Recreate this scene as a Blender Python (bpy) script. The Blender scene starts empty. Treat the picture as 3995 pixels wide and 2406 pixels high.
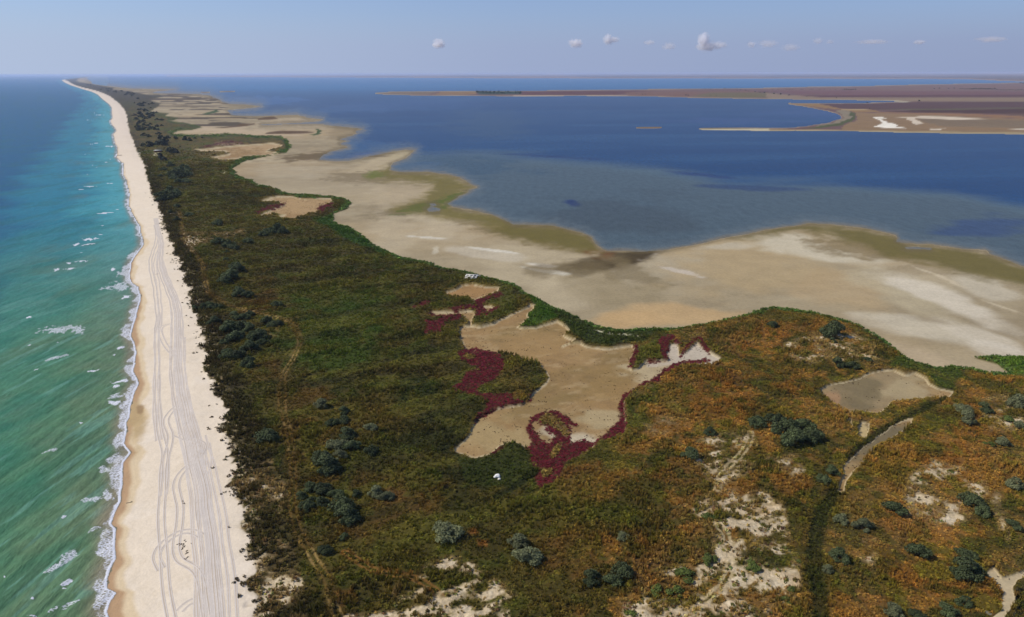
import bpy, math, random
import numpy as np
C = bpy.context.scene.collection
RNG = np.random.default_rng(11); random.seed(11)
# ---------------------------------------------------------------- camera
W, HH, F, CH = 3995.0, 2406.0, 2664.0, 110.0        # photograph size, focal length in its pixels, flying height in metres
PITCH = math.atan((1203 - 285) / F); ROLL = -math.atan(10 / W)
_f = np.array([0, math.cos(PITCH), -math.sin(PITCH)]); _r0 = np.array([1.0, 0, 0]); _u0 = np.cross(_r0, _f)
_r = _r0 * math.cos(ROLL) + _u0 * math.sin(ROLL); _u = np.cross(_r, _f)
cd = bpy.data.cameras.new('camera'); cam = bpy.data.objects.new('camera', cd); C.objects.link(cam)
from mathutils import Matrix
cam.matrix_world = Matrix(((_r[0], _u[0], -_f[0], 0), (_r[1], _u[1], -_f[1], 0), (_r[2], _u[2], -_f[2], CH), (0, 0, 0, 1)))
cd.sensor_fit = 'HORIZONTAL'; cd.sensor_width = 36; cd.lens = 36 * F / W
cd.clip_start = 1; cd.clip_end = 200000
S = bpy.context.scene; S.camera = cam
# ---------------------------------------------------------------- light
HAZE = 3.2e-5
SUN_EL, SUN_AZ = math.radians(47), math.radians(-92)          # azimuth clockwise from +Y: the sun stands over the sea, to the left
wd = bpy.data.worlds.new('World'); S.world = wd; wd.use_nodes = True
nt = wd.node_tree; nt.nodes.clear()
out = nt.nodes.new('ShaderNodeOutputWorld'); bg = nt.nodes.new('ShaderNodeBackground'); sk = nt.nodes.new('ShaderNodeTexSky')
sk.sky_type = 'NISHITA'; sk.sun_disc = False; sk.sun_elevation = SUN_EL; sk.sun_rotation = SUN_AZ
sk.altitude = 0; sk.air_density = 1.0; sk.dust_density = 0.3; sk.ozone_density = 3.0
STR = 0.08
ti = nt.nodes.new('ShaderNodeMix'); ti.data_type = 'RGBA'; ti.blend_type = 'MULTIPLY'; ti.inputs[0].default_value = 1; ti.inputs[7].default_value = (0.84, 1.06, 1.48, 1)
nt.links.new(sk.outputs[0], ti.inputs[6])
tc = nt.nodes.new('ShaderNodeTexCoord'); sp = nt.nodes.new('ShaderNodeSeparateXYZ'); nt.links.new(tc.outputs['Generated'], sp.inputs[0])
# summer haze low in the sky, brighter on the sun's side, the same law all round the horizon
hz = nt.nodes.new('ShaderNodeValToRGB'); e = hz.color_ramp.elements; e[0].position = 0.0; e[0].color = (.50, .59, .76, 1); e[1].position = 1.0; e[1].color = (.26, .315, .49, 1)
for p, c in ((.2, (.44, .53, .715, 1)), (.5, (.335, .405, .60, 1)), (.8, (.285, .345, .53, 1))):
    q = e.new(p); q.color = c
mr = nt.nodes.new('ShaderNodeMapRange'); mr.inputs[1].default_value = -1; mr.inputs[2].default_value = 1; nt.links.new(sp.outputs[0], mr.inputs[0]); nt.links.new(mr.outputs[0], hz.inputs[0])
gn = nt.nodes.new('ShaderNodeMix'); gn.data_type = 'RGBA'; gn.blend_type = 'MULTIPLY'; gn.inputs[0].default_value = 1; gn.inputs[7].default_value = (1 / STR,) * 3 + (1,); nt.links.new(hz.outputs[0], gn.inputs[6])
fz = nt.nodes.new('ShaderNodeValToRGB'); e = fz.color_ramp.elements; e[0].position = 0.0; e[0].color = (1, 1, 1, 1); e[1].position = 1.0; e[1].color = (0, 0, 0, 1)
for p, c in ((.035, .93), (.075, .6), (.14, .34), (.3, .15), (.6, .04)):
    q = e.new(p); q.color = (c, c, c, 1)
nt.links.new(sp.outputs[2], fz.inputs[0])
# a thin uneven veil of high cloud
mp = nt.nodes.new('ShaderNodeMapping'); mp.inputs['Scale'].default_value = (1.0, 1.0, 7.0); nz = nt.nodes.new('ShaderNodeTexNoise'); nz.inputs['Scale'].default_value = 1.7; nz.inputs['Detail'].default_value = 6
nt.links.new(tc.outputs['Generated'], mp.inputs['Vector']); nt.links.new(mp.outputs[0], nz.inputs['Vector'])
vr = nt.nodes.new('ShaderNodeMapRange'); vr.inputs[1].default_value = .4; vr.inputs[2].default_value = .72; vr.inputs[4].default_value = .42; nt.links.new(nz.outputs[0], vr.inputs[0])
mm = nt.nodes.new('ShaderNodeMath'); mm.operation = 'MAXIMUM'; nt.links.new(fz.outputs[0], mm.inputs[0]); nt.links.new(vr.outputs[0], mm.inputs[1])
mx = nt.nodes.new('ShaderNodeMix'); mx.data_type = 'RGBA'; nt.links.new(mm.outputs[0], mx.inputs[0]); nt.links.new(ti.outputs[2], mx.inputs[6]); nt.links.new(gn.outputs[2], mx.inputs[7])
nt.links.new(mx.outputs[2], bg.inputs['Color']); bg.inputs['Strength'].default_value = STR
nt.links.new(bg.outputs[0], out.inputs['Surface'])
sl = bpy.data.lights.new('sun', 'SUN'); sun = bpy.data.objects.new('sun', sl); C.objects.link(sun)
sl.energy = 4.1; sl.angle = math.radians(0.55); sl.color = (1.0, 0.95, 0.87)
from mathutils import Vector
sd_ = Vector((math.sin(SUN_AZ) * math.cos(SUN_EL), math.cos(SUN_AZ) * math.cos(SUN_EL), math.sin(SUN_EL)))
sun.rotation_euler = sd_.to_track_quat('Z', 'Y').to_euler(); sun.location = (0, 0, 300)
S.view_settings.view_transform = 'Standard'; S.view_settings.look = 'None'; S.view_settings.exposure = 0.0; S.view_settings.gamma = 1
S.render.engine = 'CYCLES'; S.cycles.use_denoising = True
S.cycles.max_bounces = 8; S.cycles.diffuse_bounces = 2; S.cycles.glossy_bounces = 2; S.cycles.volume_bounces = 6; S.cycles.transparent_max_bounces = 6
S.cycles.use_adaptive_sampling = True
# ---------------------------------------------------------------- projection helpers
def gp(U, V, z=0.8):
    U = np.asarray(U, float); V = np.asarray(V, float)
    a = (U - W / 2) / F; b = -(V - HH / 2) / F
    d = _f + a[..., None] * _r + b[..., None] * _u
    t = (z - CH) / d[..., 2]
    return d[..., 0] * t, d[..., 1] * t
def px(x, y, z=0.8):
    p = np.stack([x, y, np.full_like(x, z - CH)], -1); zz = p @ _f
    return W / 2 + F * (p @ _r) / zz, HH / 2 - F * (p @ _u) / zz
def T(x0, y0, pts, s=2.464):                       # points read off an enlarged piece of the photograph -> photograph pixels
    return [(x0 + a / s, y0 + b / s) for a, b in pts]
def D(pts): return [(a * 1.6214, b * 1.6214) for a, b in pts]
# ---------------------------------------------------------------- noise
def _h(i, j, s):
    n = (i.astype(np.int64) * 374761393 + j.astype(np.int64) * 668265263 + s * 1442695041) & 0xffffffff
    n = ((n ^ (n >> 13)) * 1274126177) & 0xffffffff
    n = ((n ^ (n >> 16)) * 2246822519) & 0xffffffff
    return ((n ^ (n >> 15)) & 0xffffff) / float(0xffffff) * 2 - 1
def vn(x, y, s=0):
    i = np.floor(x); j = np.floor(y); a = x - i; b = y - j
    a = a * a * (3 - 2 * a); b = b * b * (3 - 2 * b)
    h = lambda p, q: _h(i + p, j + q, s)
    return (h(0, 0) * (1 - a) + h(1, 0) * a) * (1 - b) + (h(0, 1) * (1 - a) + h(1, 1) * a) * b
def fbm(x, y, L, o=4, s=0, ax=1.0, ang=0.0, g=0.55):
    c, n = math.cos(ang), math.sin(ang)
    X = (x * c + y * n) / L / ax; Y = (-x * n + y * c) / L
    t = 0; a = 1; m = 0
    for k in range(o):
        t = t + a * vn(X * 2 ** k + 17.3 * k, Y * 2 ** k - 9.1 * k, s + k * 7); m += a; a *= g
    return t / m * 1.6
def ss(a, b, x):
    t = np.clip((x - a) / (b - a), 0, 1); return t * t * (3 - 2 * t)
def srgb(c):
    c = np.array(c, float) / 255
    return np.where(c <= 0.04045, c / 12.92, ((c + 0.055) / 1.055) ** 2.4)
# ---------------------------------------------------------------- the ground grid (a fan of cells, finer near by)
ws = [2.0]
while ws[-1] < 2150: ws.append(ws[-1] + min(3.9, 0.9 + ws[-1] * 0.05))
while ws[-1] < 2900: ws.append(ws[-1] + 10)
ws = np.array(ws)
YR = gp(np.full_like(ws, W / 2), 285 + ws)[1]
YR = YR[::-1].copy()                                # near -> far
sc = np.concatenate([np.arange(-1.5, -0.82, 0.016), np.arange(-0.82, 0.82, 4.1 / F), np.arange(0.82, 1.5, 0.016)])
DEP = YR * math.cos(PITCH) + CH * math.sin(PITCH)
X = DEP[:, None] * sc[None]; Y = np.repeat(YR[:, None], len(sc), 1)
R_, C_ = X.shape
def gidx(x, y):                                     # world point -> fractional row, column
    r = np.interp(y, YR, np.arange(R_)); d = y * math.cos(PITCH) + CH * math.sin(PITCH)
    return r, np.interp(x / d, sc, np.arange(C_))
def samp(G, x, y):
    r, c = gidx(x, y); i = np.clip(r.astype(int), 0, R_ - 2); j = np.clip(c.astype(int), 0, C_ - 2); a = r - i; b = c - j
    if G.ndim == 3: a = a[:, None]; b = b[:, None]
    return (G[i, j] * (1 - b) + G[i, j + 1] * b) * (1 - a) + (G[i + 1, j] * (1 - b) + G[i + 1, j + 1] * b) * a
MPP = np.repeat((DEP / F)[:, None], C_, 1)          # metres across one photograph pixel
n1 = fbm(X, Y, 22, 5, 1); n2 = fbm(X, Y, 22, 5, 2)
AMP = 1.1 + 0.0022 * DEP[:, None]
U0, V0 = px(X, Y); U, V = px(X + n1 * AMP, Y + n2 * AMP)
Vrow0 = V.min(1); Vrow1 = V.max(1)
def sdf(poly, clip=50):
    """signed distance in photograph pixels, positive inside"""
    best = np.full(X.shape, float(clip) ** 2); par = np.zeros(X.shape, bool)
    P = list(poly)
    for k in range(len(P)):
        (ax, ay), (bx, by) = P[k], P[(k + 1) % len(P)]
        lo, hi = min(ay, by), max(ay, by)
        rr = np.nonzero((Vrow1 >= lo - clip) & (Vrow0 <= hi + clip))[0]
        if len(rr) == 0: continue
        r0, r1 = rr[0], rr[-1] + 1
        u = U[r0:r1]; v = V[r0:r1]
        if ay != by:
            c = ((ay > v) != (by > v)) & (u < (bx - ax) * (v - ay) / (by - ay) + ax)
            par[r0:r1] ^= c
        d = DEP[(r0 + r1) // 2]
        s0 = (min(ax, bx) - clip - 60 - W / 2) / F; s1 = (max(ax, bx) + clip + 60 - W / 2) / F
        c0, c1 = np.searchsorted(sc, [s0, s1])
        if c1 <= c0: continue
        u = u[:, c0:c1]; v = v[:, c0:c1]
        dx, dy = bx - ax, by - ay; L = dx * dx + dy * dy + 1e-9
        t = np.clip(((u - ax) * dx + (v - ay) * dy) / L, 0, 1)
        q = (u - ax - t * dx) ** 2 + (v - ay - t * dy) ** 2
        np.minimum(best[r0:r1, c0:c1], q, out=best[r0:r1, c0:c1])
    return np.sqrt(best) * np.where(par, 1, -1)
def line_m(poly, reach=12.0, wob=0.0):
    """distance in metres to a polyline given in photograph pixels"""
    best = np.full(X.shape, float(reach) ** 2)
    p = np.array(poly); wx, wy = gp(p[:, 0], p[:, 1])
    for k in range(len(p) - 1):
        ax, ay, bx, by = wx[k], wy[k], wx[k + 1], wy[k + 1]
        r0, r1 = np.searchsorted(YR, [min(ay, by) - reach, max(ay, by) + reach])
        if r1 <= r0: continue
        x = X[r0:r1] + wob * n1[r0:r1]; y = Y[r0:r1] + wob * n2[r0:r1]
        dx, dy = bx - ax, by - ay; L = dx * dx + dy * dy + 1e-9
        t = np.clip(((x - ax) * dx + (y - ay) * dy) / L, 0, 1)
        q = (x - ax - t * dx) ** 2 + (y - ay - t * dy) ** 2
        np.minimum(best[r0:r1], q, out=best[r0:r1])
    return np.sqrt(best)
# ---------------------------------------------------------------- outlines traced on the ground
A0 = lambda p: T(0, 250, p); A1 = lambda p: T(1000, 250, p); A2 = lambda p: T(2000, 250, p); A3 = lambda p: T(2995, 250, p)
B0 = lambda p: T(0, 850, p); B1 = lambda p: T(1000, 850, p); B2 = lambda p: T(2000, 850, p); B3 = lambda p: T(2995, 850, p)
C0 = lambda p: T(0, 1400, p); C1 = lambda p: T(1000, 1400, p); C2 = lambda p: T(2000, 1400, p); C3 = lambda p: T(2995, 1400, p)
D0 = lambda p: T(0, 1806, p); D1 = lambda p: T(1000, 1806, p); D2 = lambda p: T(2000, 1806, p); D3 = lambda p: T(2995, 1806, p)
E0 = lambda p: T(500, 450, p); G0 = lambda p: T(700, 1100, p, 2.9675)
WATERLINE = A0([(930,114),(860,118),(780,127),(700,138),(640,144),(590,152),(620,175),(690,205),(800,240),(880,262),(940,290),(970,320),(1000,345),(1050,385),(1075,420),(1072,470),(1080,510),(1060,545),(1075,580),(1105,610),(1115,640),(1085,670),(1095,710),(1105,760),(1130,800),(1125,850),(1115,890),(1150,925),(1185,950),(1185,1000),(1180,1050),(1215,1110),(1225,1180),(1245,1240),(1235,1300),(1240,1360),(1280,1440)]) + \
 B0([(1310,20),(1340,70),(1350,130),(1370,190),(1375,250),(1340,300),(1290,370),(1262,420),(1258,470),(1240,520),(1245,570),(1262,610),(1330,650),(1345,740),(1330,820),(1310,900),(1290,980),(1270,1060),(1255,1120),(1290,1200),(1310,1280),(1290,1370)]) + \
 C0([(1300,20),(1275,100),(1310,170),(1325,220),(1285,300),(1270,380),(1245,450),(1235,540),(1200,590),(1200,700),(1180,790),(1250,880),(1180,970),(1165,1070),(1165,1180),(1150,1260),(1145,1350)]) + \
 D0([(1095,450),(1050,560),(1095,610),(1085,740),(1100,890),(1040,1000),(1010,1100),(1010,1180),(1100,1220),(1040,1300),(1010,1400),(1040,1478),(1000,1800),(960,2300),(930,3000)])
VEGLINE = A0([(930,113),(860,117),(780,126),(705,137),(648,143),(625,152),(650,160),(700,192),(800,225),(900,248),(960,265),(1040,300),(1100,340),(1150,380),(1200,440),(1220,490),(1225,540),(1235,600),(1255,680),(1285,740),(1310,820),(1345,890),(1380,960),(1405,1020),(1415,1100),(1440,1160),(1465,1240),(1490,1310),(1530,1390),(1560,1450)]) + \
 B0([(1565,20),(1600,120),(1640,220),(1680,290),(1700,360),(1735,430),(1780,520),(1785,590),(1810,660),(1840,770),(1850,860),(1925,960),(1935,1060),(1945,1180),(1985,1310)]) + \
 C0([(1985,30),(1990,130),(2050,220),(2075,320),(2130,430),(2165,540),(2185,640),(2175,740),(2210,860),(2235,980),(2270,1100),(2255,1200),(2290,1320)]) + \
 D0([(2300,450),(2340,590),(2390,700),(2380,850),(2420,960),(2440,1100),(2430,1250),(2470,1400),(2500,1600),(2550,2200),(2600,3000)])
def as_fn(line):
    p = np.array(line); x, y = gp(p[:, 0], p[:, 1]); o = np.argsort(y); x, y = x[o], y[o]
    return x, y
wlx, wly = as_fn(WATERLINE); vlx, vly = as_fn(VEGLINE)
FAR_EDGE = A0([(880,112),(830,125),(760,135),(740,160),(760,172),(900,190),(1000,210),(1100,225),(1100,245),(1250,262),(1400,290),(1530,292),(1560,310),(1430,345),(1550,380),(1500,420),(1450,455),(1620,470),(1600,495),(1720,515),(1640,545),(1750,558),(1900,585),(1940,605),(1850,630),(1700,640),(1650,670),(1850,680),(2050,672),(2200,662),(2464,684)]) + \
 A1([(100,688),(240,690),(290,740),(330,780),(290,820),(290,845),(150,872),(0,900)]) + A0([(2300,950),(2225,1010),(2280,1075),(2400,1110)]) + \
 A1([(0,1155),(150,1180),(220,1220),(400,1245),(700,1265),(850,1285),(910,1330),(850,1380),(730,1440)]) + \
 B1([(740,10),(800,70),(920,110),(1000,160),(1040,200),(1110,245),(1200,305),(1350,365),(1500,390),(1600,405),(1700,425),(1830,475),(2000,510),(2200,560)]) + \
 B2([(0,620),(60,660),(200,770),(350,840),(500,900),(650,960),(800,1030),(950,1060),(1100,1070),(1300,1065),(1500,1060),(1700,1030),(1900,985),(2100,940),(2300,880)]) + \
 B3([(0,845),(200,860),(400,885),(600,925),(750,970),(880,1020),(1000,1100),(1150,1190),(1250,1290),(1350,1350),(1450,1390),(1600,1415),(1800,1410),(1950,1430),(2150,1470),(2340,1480),(2300,1440),(2210,1385),(2080,1350),(1980,1322),(2200,1318),(2464,1330),(3200,1340),(5000,1400)])
SCRUB = FAR_EDGE + [(9000, 1500), (9000, 5000), (-3000, 5000), (-3000, 290)]
LAGOON_EDGE = A0([(900,110),(870,122),(830,130),(900,188),(940,198),(1100,214),(1250,232),(1700,243),(1500,262),(1450,275),(1900,285),(2020,300),(2060,320),(2100,332),(2130,360),(2200,380),(2400,388),(2464,398)]) + \
 A1([(45,398),(0,412)]) + A0([(2300,428),(2180,440),(2210,470),(2240,490),(2464,496)]) + \
 A1([(60,495),(200,490),(400,483),(480,510),(560,520),(640,525),(600,545),(400,560),(50,575),(50,584),(400,572),(620,572),(730,590),(900,605),(1030,620),(950,640),(960,670),(880,690),(790,715),(870,735),(810,760),(880,795),(750,820),(640,860),(590,885),(610,915),(750,925),(900,925),(1100,880),(1300,840),(1450,815),(1530,825),(1450,885),(1350,930),(1280,970),(1300,1020),(1400,1035),(1640,1030),(1850,1055),(1980,1100),(2050,1140),(2120,1180),(2050,1210),(1950,1260),(1850,1330),(1900,1370),(2050,1390),(2250,1430)]) + \
 B2([(0,55),(150,60),(400,65),(530,100),(650,130),(750,180),(800,240),(870,290),(930,310),(1050,305),(1200,315),(1350,305),(1500,295),(1700,260),(1900,215),(2050,175),(2250,145)]) + \
 B3([(0,100),(200,70),(390,40),(600,50),(900,80),(1100,125),(1220,155),(1260,190),(1245,225),(1350,235),(1550,245),(1700,260),(1850,285),(2080,295),(2150,340),(2300,390),(2464,450),(3200,560),(5000,700)])
SPIT = LAGOON_EDGE + [(9000, 1150), (9000, 5000), (-3000, 5000), (-3000, 290)]
POOLS_IN_MUD = [A1([(1620,1385),(1700,1350),(1760,1385),(1750,1410),(1650,1412)]), A1([(1660,1330),(1720,1325),(1760,1355),(1700,1360)]),
 B3([(1280,262),(1400,262),(1560,275),(1560,297),(1450,290),(1330,290)])]
FARM = A1([(1070,282),(1300,265),(1600,262),(1800,258)]) + A2([(0,257),(500,252),(900,247),(1400,240),(2000,235),(2464,228)]) + A3([(400,218),(800,215),(1300,200),(1900,188),(2464,178),(3300,165),(6000,150)]) + \
 [(9000, 330), (9000, 560)] + A3([(6000,720),(3300,690),(2464,668),(1900,662),(1300,650),(700,635),(300,632),(0,635)]) + A2([(2300,633),(2200,632),(1850,625),(1740,620),(1900,610),(2200,604)]) + \
 A3([(0,612),(200,612),(400,590),(600,560),(700,520),(710,495),(650,465),(500,430),(300,395),(180,378),(210,372),(430,375),(900,375),(1200,363),(1390,357),(1100,346),(700,340),(300,335),(0,331)]) + \
 A2([(2300,327),(2000,325),(1700,318),(1400,308),(1100,303),(600,300),(100,305)]) + A1([(1700,298),(1550,297),(1300,290),(1150,284)])
FARSHORE = A0([(1600,117),(2464,122)]) + A1([(0,123),(600,124),(1200,127),(2464,133)]) + A3([(0,135),(1200,138),(1900,140),(2200,155),(2464,163),(3300,168),(6000,170)]) + [(9000, 319), (9000, 150), (600, 150)]
ISLET = A2([(1150,608),(1250,602),(1420,599),(1445,605),(1380,612),(1200,612)])
SANDBAR = A0([(1900,268),(2100,262),(2280,256),(2300,259),(2100,268),(1950,274)])
POND_MAIN = B1([(1925,1080),(1960,1040),(2050,1030),(2150,1038),(2300,1000),(2464,925)]) + B2([(90,880),(150,822),(190,832),(170,960),(75,1035),(110,1045),(220,1042),(320,1012),(430,980),(500,1040),(522,1080),(460,1120),(590,1165),(480,1220),(560,1190),(640,1190),(750,1230),(900,1245),(1150,1215),(1182,1260),(1150,1340),(1120,1420),(1150,1455),(1210,1440),(1300,1360),(1500,1355),(1460,1290),(1500,1200),(1570,1200),(1590,1300),(1680,1270),(1760,1190),(1850,1250),(1990,1330),(1950,1395),(1850,1400),(1650,1420)]) + \
 C2([(1550,40),(1500,130),(1440,200),(1250,280),(1150,345),(1100,420),(1060,520),(1060,620),(1050,710),(950,750),(850,780),(800,850),(650,930),(550,960),(400,900),(280,880),(150,830),(60,800),(0,790)]) + \
 C1([(2350,830),(2250,900),(2100,930),(1900,870),(1950,830),(2050,720),(2080,620),(2130,560),(2280,490),(2464,450)]) + C2([(100,430),(200,330),(330,240),(360,190),(340,130),(270,50),(190,0)]) + B2([(200,1390),(0,1325)]) + \
 B1([(2250,1285),(2080,1275),(2020,1230),(1960,1150)])
CHANNEL = B1([(2052,1035),(2062,960),(2090,895),(2050,885),(1900,893),(1700,900),(1650,920),(1800,940),(1950,925),(2020,980),(2030,1030)])
POND_SMALL = B1([(1820,715),(1900,690),(1960,650),(2080,630),(2200,655),(2340,660),(2330,700),(2200,750),(2110,790),(2050,760),(1900,755),(1830,735)])
POND_TINY = B1([(2150,850),(2220,840),(2280,860),(2260,890),(2200,900),(2150,880)])
POND_RIGHT = C3([(475,280),(560,230),(700,205),(880,180),(980,140),(1100,105),(1200,110),(1300,145),(1400,130),(1500,170),(1560,230),(1650,265),(1780,290),(1740,340),(1550,350),(1350,390),(1200,410),(1170,460),(1110,500),(1060,520),(940,500),(800,510),(720,490),(600,420),(500,340)])
PAN_SMALL = C3([(830,640),(870,600),(940,615),(930,700),(910,750),(850,745),(820,710)])
PAN_TINY = C3([(735,570),(760,570),(762,625),(745,625)])
DITCH = C3([(1400,565),(1390,600),(1280,690),(1130,790),(1000,890),(900,980),(850,1060),(780,1170),(740,1290),(690,1250),(755,1130),(740,1010),(820,930),(900,850),(1000,780),(1150,670),(1280,590)])
CORNER_SAND = D3([(2090,1020),(2130,960),(2180,1010),(2250,1075),(2464,1020),(2900,1000),(2900,1150),(2464,1090),(2400,1110),(2370,1180),(2390,1290),(2310,1400),(2250,1478),(2200,1700),(2050,1700),(2130,1450),(2250,1385),(2262,1200),(2180,1120)])
CORNER_POND = D3([(3000,1130),(2464,1170),(2410,1200),(2395,1290),(2440,1330),(2370,1420),(2300,1540),(2280,1800),(3000,1900)])
POND_MID = E0([(1250,965),(1340,920),(1490,855),(1380,820),(1260,820),(1370,790),(1440,775),(1620,770),(1690,795),(1960,785),(1960,830),(1870,870),(1830,920),(1600,990),(1520,985),(1430,960),(1510,950),(1400,940)])
POND_FAR = A0([(1860,820),(2200,785),(2464,765),(2614,755),(2724,775),(2674,800),(2569,830),(2694,850),(2620,872),(2464,885),(2340,890),(2300,910),(2150,918),(2030,895),(2100,880),(2195,860),(2150,835),(1950,835)])
ISLES_IN_MUD = [(A1([(80,655),(250,635),(500,640),(560,655),(400,665),(100,668)]), 'brown'), (A1([(520,675),(590,655),(590,635),(560,622),(600,617),(638,640),(620,665),(560,682)]), 'green'),
 (A0([(2080,608),(2250,590),(2330,570),(2464,565),(2464,575),(2300,598),(2130,614)]), 'brown'), (A1([(120,500),(160,500),(215,525),(150,530),(0,535),(0,520)]), 'brown'),
 (A0([(1930,480),(2080,432),(2105,455),(2000,485)]), 'green')]
PURPLE = [B1([(1580,1090),(1640,1030),(1640,1000),(1750,990),(1800,950),(1950,925),(1940,975),(1880,990),(1810,990),(1790,1050),(1740,1110),(1660,1120)]),
 B1([(1650,910),(1720,905),(1740,930),(1900,930),(1700,945)]),
 B1([(2110,790),(2200,765),(2370,715),(2360,740),(2170,810),(2150,860),(1900,892),(1850,885),(2000,862),(2110,830)]),
 B1([(2090,910),(2110,870),(2150,870),(2200,905),(2270,880),(2310,850),(2330,860),(2290,900),(2200,930),(2100,932)]),
 B1([(1515,860),(1620,815),(1670,815),(1660,840),(1550,865)]),
 C1([(1930,-60),(2000,-110),(2100,-112),(2250,-95),(2330,-20),(2390,80),(2375,150),(2200,230),(2130,300),(2150,330),(2260,350),(2460,330),(2494,400),(2584,405),(2634,340),(2664,305),(2650,390),(2564,430),(2464,465),(2300,495),(2150,565),(2090,620),(2060,640),(2090,570),(2220,490),(2240,400),(2100,350),(1900,300),(1950,200),(2000,130),(2130,90),(2030,50)]),
 C2([(180,700),(180,640),(230,540),(300,500),(400,500),(500,560),(560,640),(580,740),(600,800),(720,765),(800,800),(850,760),(900,690),(920,640),(990,590),(1020,500),(1030,430),(1080,370),(1150,310),(1250,240),(1400,170),(1450,100),(1550,30),(1700,-10),(1850,-30),(1900,-10),(1830,20),(1650,60),(1500,140),(1450,210),(1250,280),(1150,350),(1100,420),(1060,520),(1060,620),(1050,710),(950,750),(850,780),(800,850),(650,930),(550,990),(500,1080),(400,1170),(270,1230),(240,1140),(240,1050),(190,950),(180,870),(150,830),(200,790)]),
 B2([(1390,1210),(1430,1160),(1540,1110),(1592,1205),(1500,1180),(1470,1280),(1510,1350),(1470,1370),(1410,1300)]),
 B2([(1620,1260),(1700,1190),(1790,1150),(1880,1250),(1895,1300),(1830,1250),(1770,1170),(1700,1235),(1600,1310)]),
 B2([(1150,1215),(1200,1220),(1210,1300),(1150,1450),(1120,1430),(1150,1340),(1180,1270)]), B2([(1300,1350),(1470,1368),(1320,1385)]),
 E0([(1225,930),(1350,880),(1500,845),(1460,870),(1340,905),(1240,950)]), E0([(1820,910),(1850,860),(1950,850),(2010,850),(1900,900),(1850,925)]),
 E0([(720,300),(860,262),(960,245),(1090,262),(960,270),(850,285),(760,305)]), C2([(380,500),(520,540),(640,620),(630,635),(560,610),(480,560)]), C1([(2250,900),(2350,840),(2464,800),(2464,815),(2360,850),(2300,890)])]
PURPLE_HOLE = [C2([(230,590),(290,570),(290,620),(400,680),(450,720),(380,790),(300,770),(220,680)])]
TUSSOCK = [C2([(290,560),(330,525),(400,535),(500,600),(565,710),(540,740),(480,690),(400,645),(300,605)]), C2([(360,920),(450,780),(515,790),(480,880),(400,955)]), B1([(1990,1330),(2040,1300),(2100,1310),(2110,1350),(2050,1365)]), C2([(290,1060),(370,1040),(380,1110),(310,1140)]),
 C2([(10,350),(60,310),(170,360),(160,395),(80,410),(20,380)])]
SALT = [(B2([(1490,1250),(1530,1200),(1590,1220),(1580,1300),(1680,1270),(1760,1200),(1840,1250),(1900,1300),(1990,1330),(1960,1390),(1900,1370),(1830,1350),(1700,1372),(1550,1395),(1300,1430),(1300,1385),(1500,1355)]), (186, 174, 160)),
 (B2([(750,1065),(790,1062),(870,1090),(1000,1095),(1150,1118),(1235,1120),(1230,1135),(1060,1122),(900,1105),(810,1100)]), (225, 220, 208)),
 (A3([(1010,510),(1110,508),(1150,525),(1060,525),(1150,560),(1230,580),(1260,605),(1340,618),(1150,615),(1030,602),(1060,582),(1120,570),(1040,530)]), (232, 226, 216)),
 (A3([(1215,510),(1350,512),(1500,500),(1700,505),(2120,528),(1800,538),(1640,530),(1400,520),(1500,570),(1430,585),(1380,555),(1320,520)]), (205, 190, 172)),
 (A3([(1560,622),(1700,620),(1690,632),(1580,630)]), (225, 215, 200)), (A3([(2300,630),(2464,622),(2464,632)]), (205, 195, 180)),
 (E0([(900,540),(940,540),(950,570),(920,560)]), (200, 190, 165)), (A0([(1455,855),(1520,850),(1530,870),(1500,885),(1470,870)]), (215, 205, 190)),
 (A0([(2050,775),(2110,750),(2250,762),(2320,765),(2150,780)]), (190, 165, 160))]
SANDY = [D1([(1560,980),(1700,940),(2000,930),(2300,1150),(2464,1250),(2600,1320),(2700,1600),(700,1600),(940,1470),(1250,1400),(1340,1180),(1550,1080)]),
 D2([(1000,1380),(1060,1300),(1300,1250),(1450,930),(1700,920),(1900,940),(1950,620),(1650,420),(2100,250),(2464,330),(2600,500),(2680,800),(2780,1000),(2720,1300),(2700,1700),(1000,1700)]),
 C2([(1720,850),(1850,760),(2250,700),(2400,850),(2330,1100),(2000,1260),(1850,1150),(1750,950)]), B3([(200,1200),(500,1130),(850,1090),(1000,1200),(1100,1350),(700,1390),(300,1400),(150,1320)]),
 C3([(1500,1000),(1600,980),(1900,1030),(2100,1200),(2150,1450),(1800,1600),(1300,1500),(1400,1150)]), D1([(-380,500),(0,600),(350,800),(420,1100),(500,1600),(-40,1600),(-150,1000)]), C1([(-20,1050),(200,900),(330,1100),(320,1400),(280,1500),(-150,1500),(-250,1200)]),
 B0([(1760,150),(2150,150),(2340,135),(2330,185),(2000,230),(1880,270),(1850,330),(1790,300)]), C2([(1200,600),(1500,540),(1600,620),(1450,760),(1250,720)]), C3([(50,880),(300,930),(360,1080),(250,1150),(0,1000)]), D3([(850,720),(1050,740),(1080,950),(1000,1050),(850,900)]),
 C3([(2050,380),(2300,380),(2500,500),(2500,660),(2200,700),(2100,560)]), D3([(2200,270),(2240,330),(2330,680),(2300,880),(2250,860),(2280,700),(2100,350)]), G0([(1000,540),(1200,500),(1220,640),(1060,680)]), G0([(1040,820),(1280,800),(1280,860),(1060,880)])]
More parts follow.
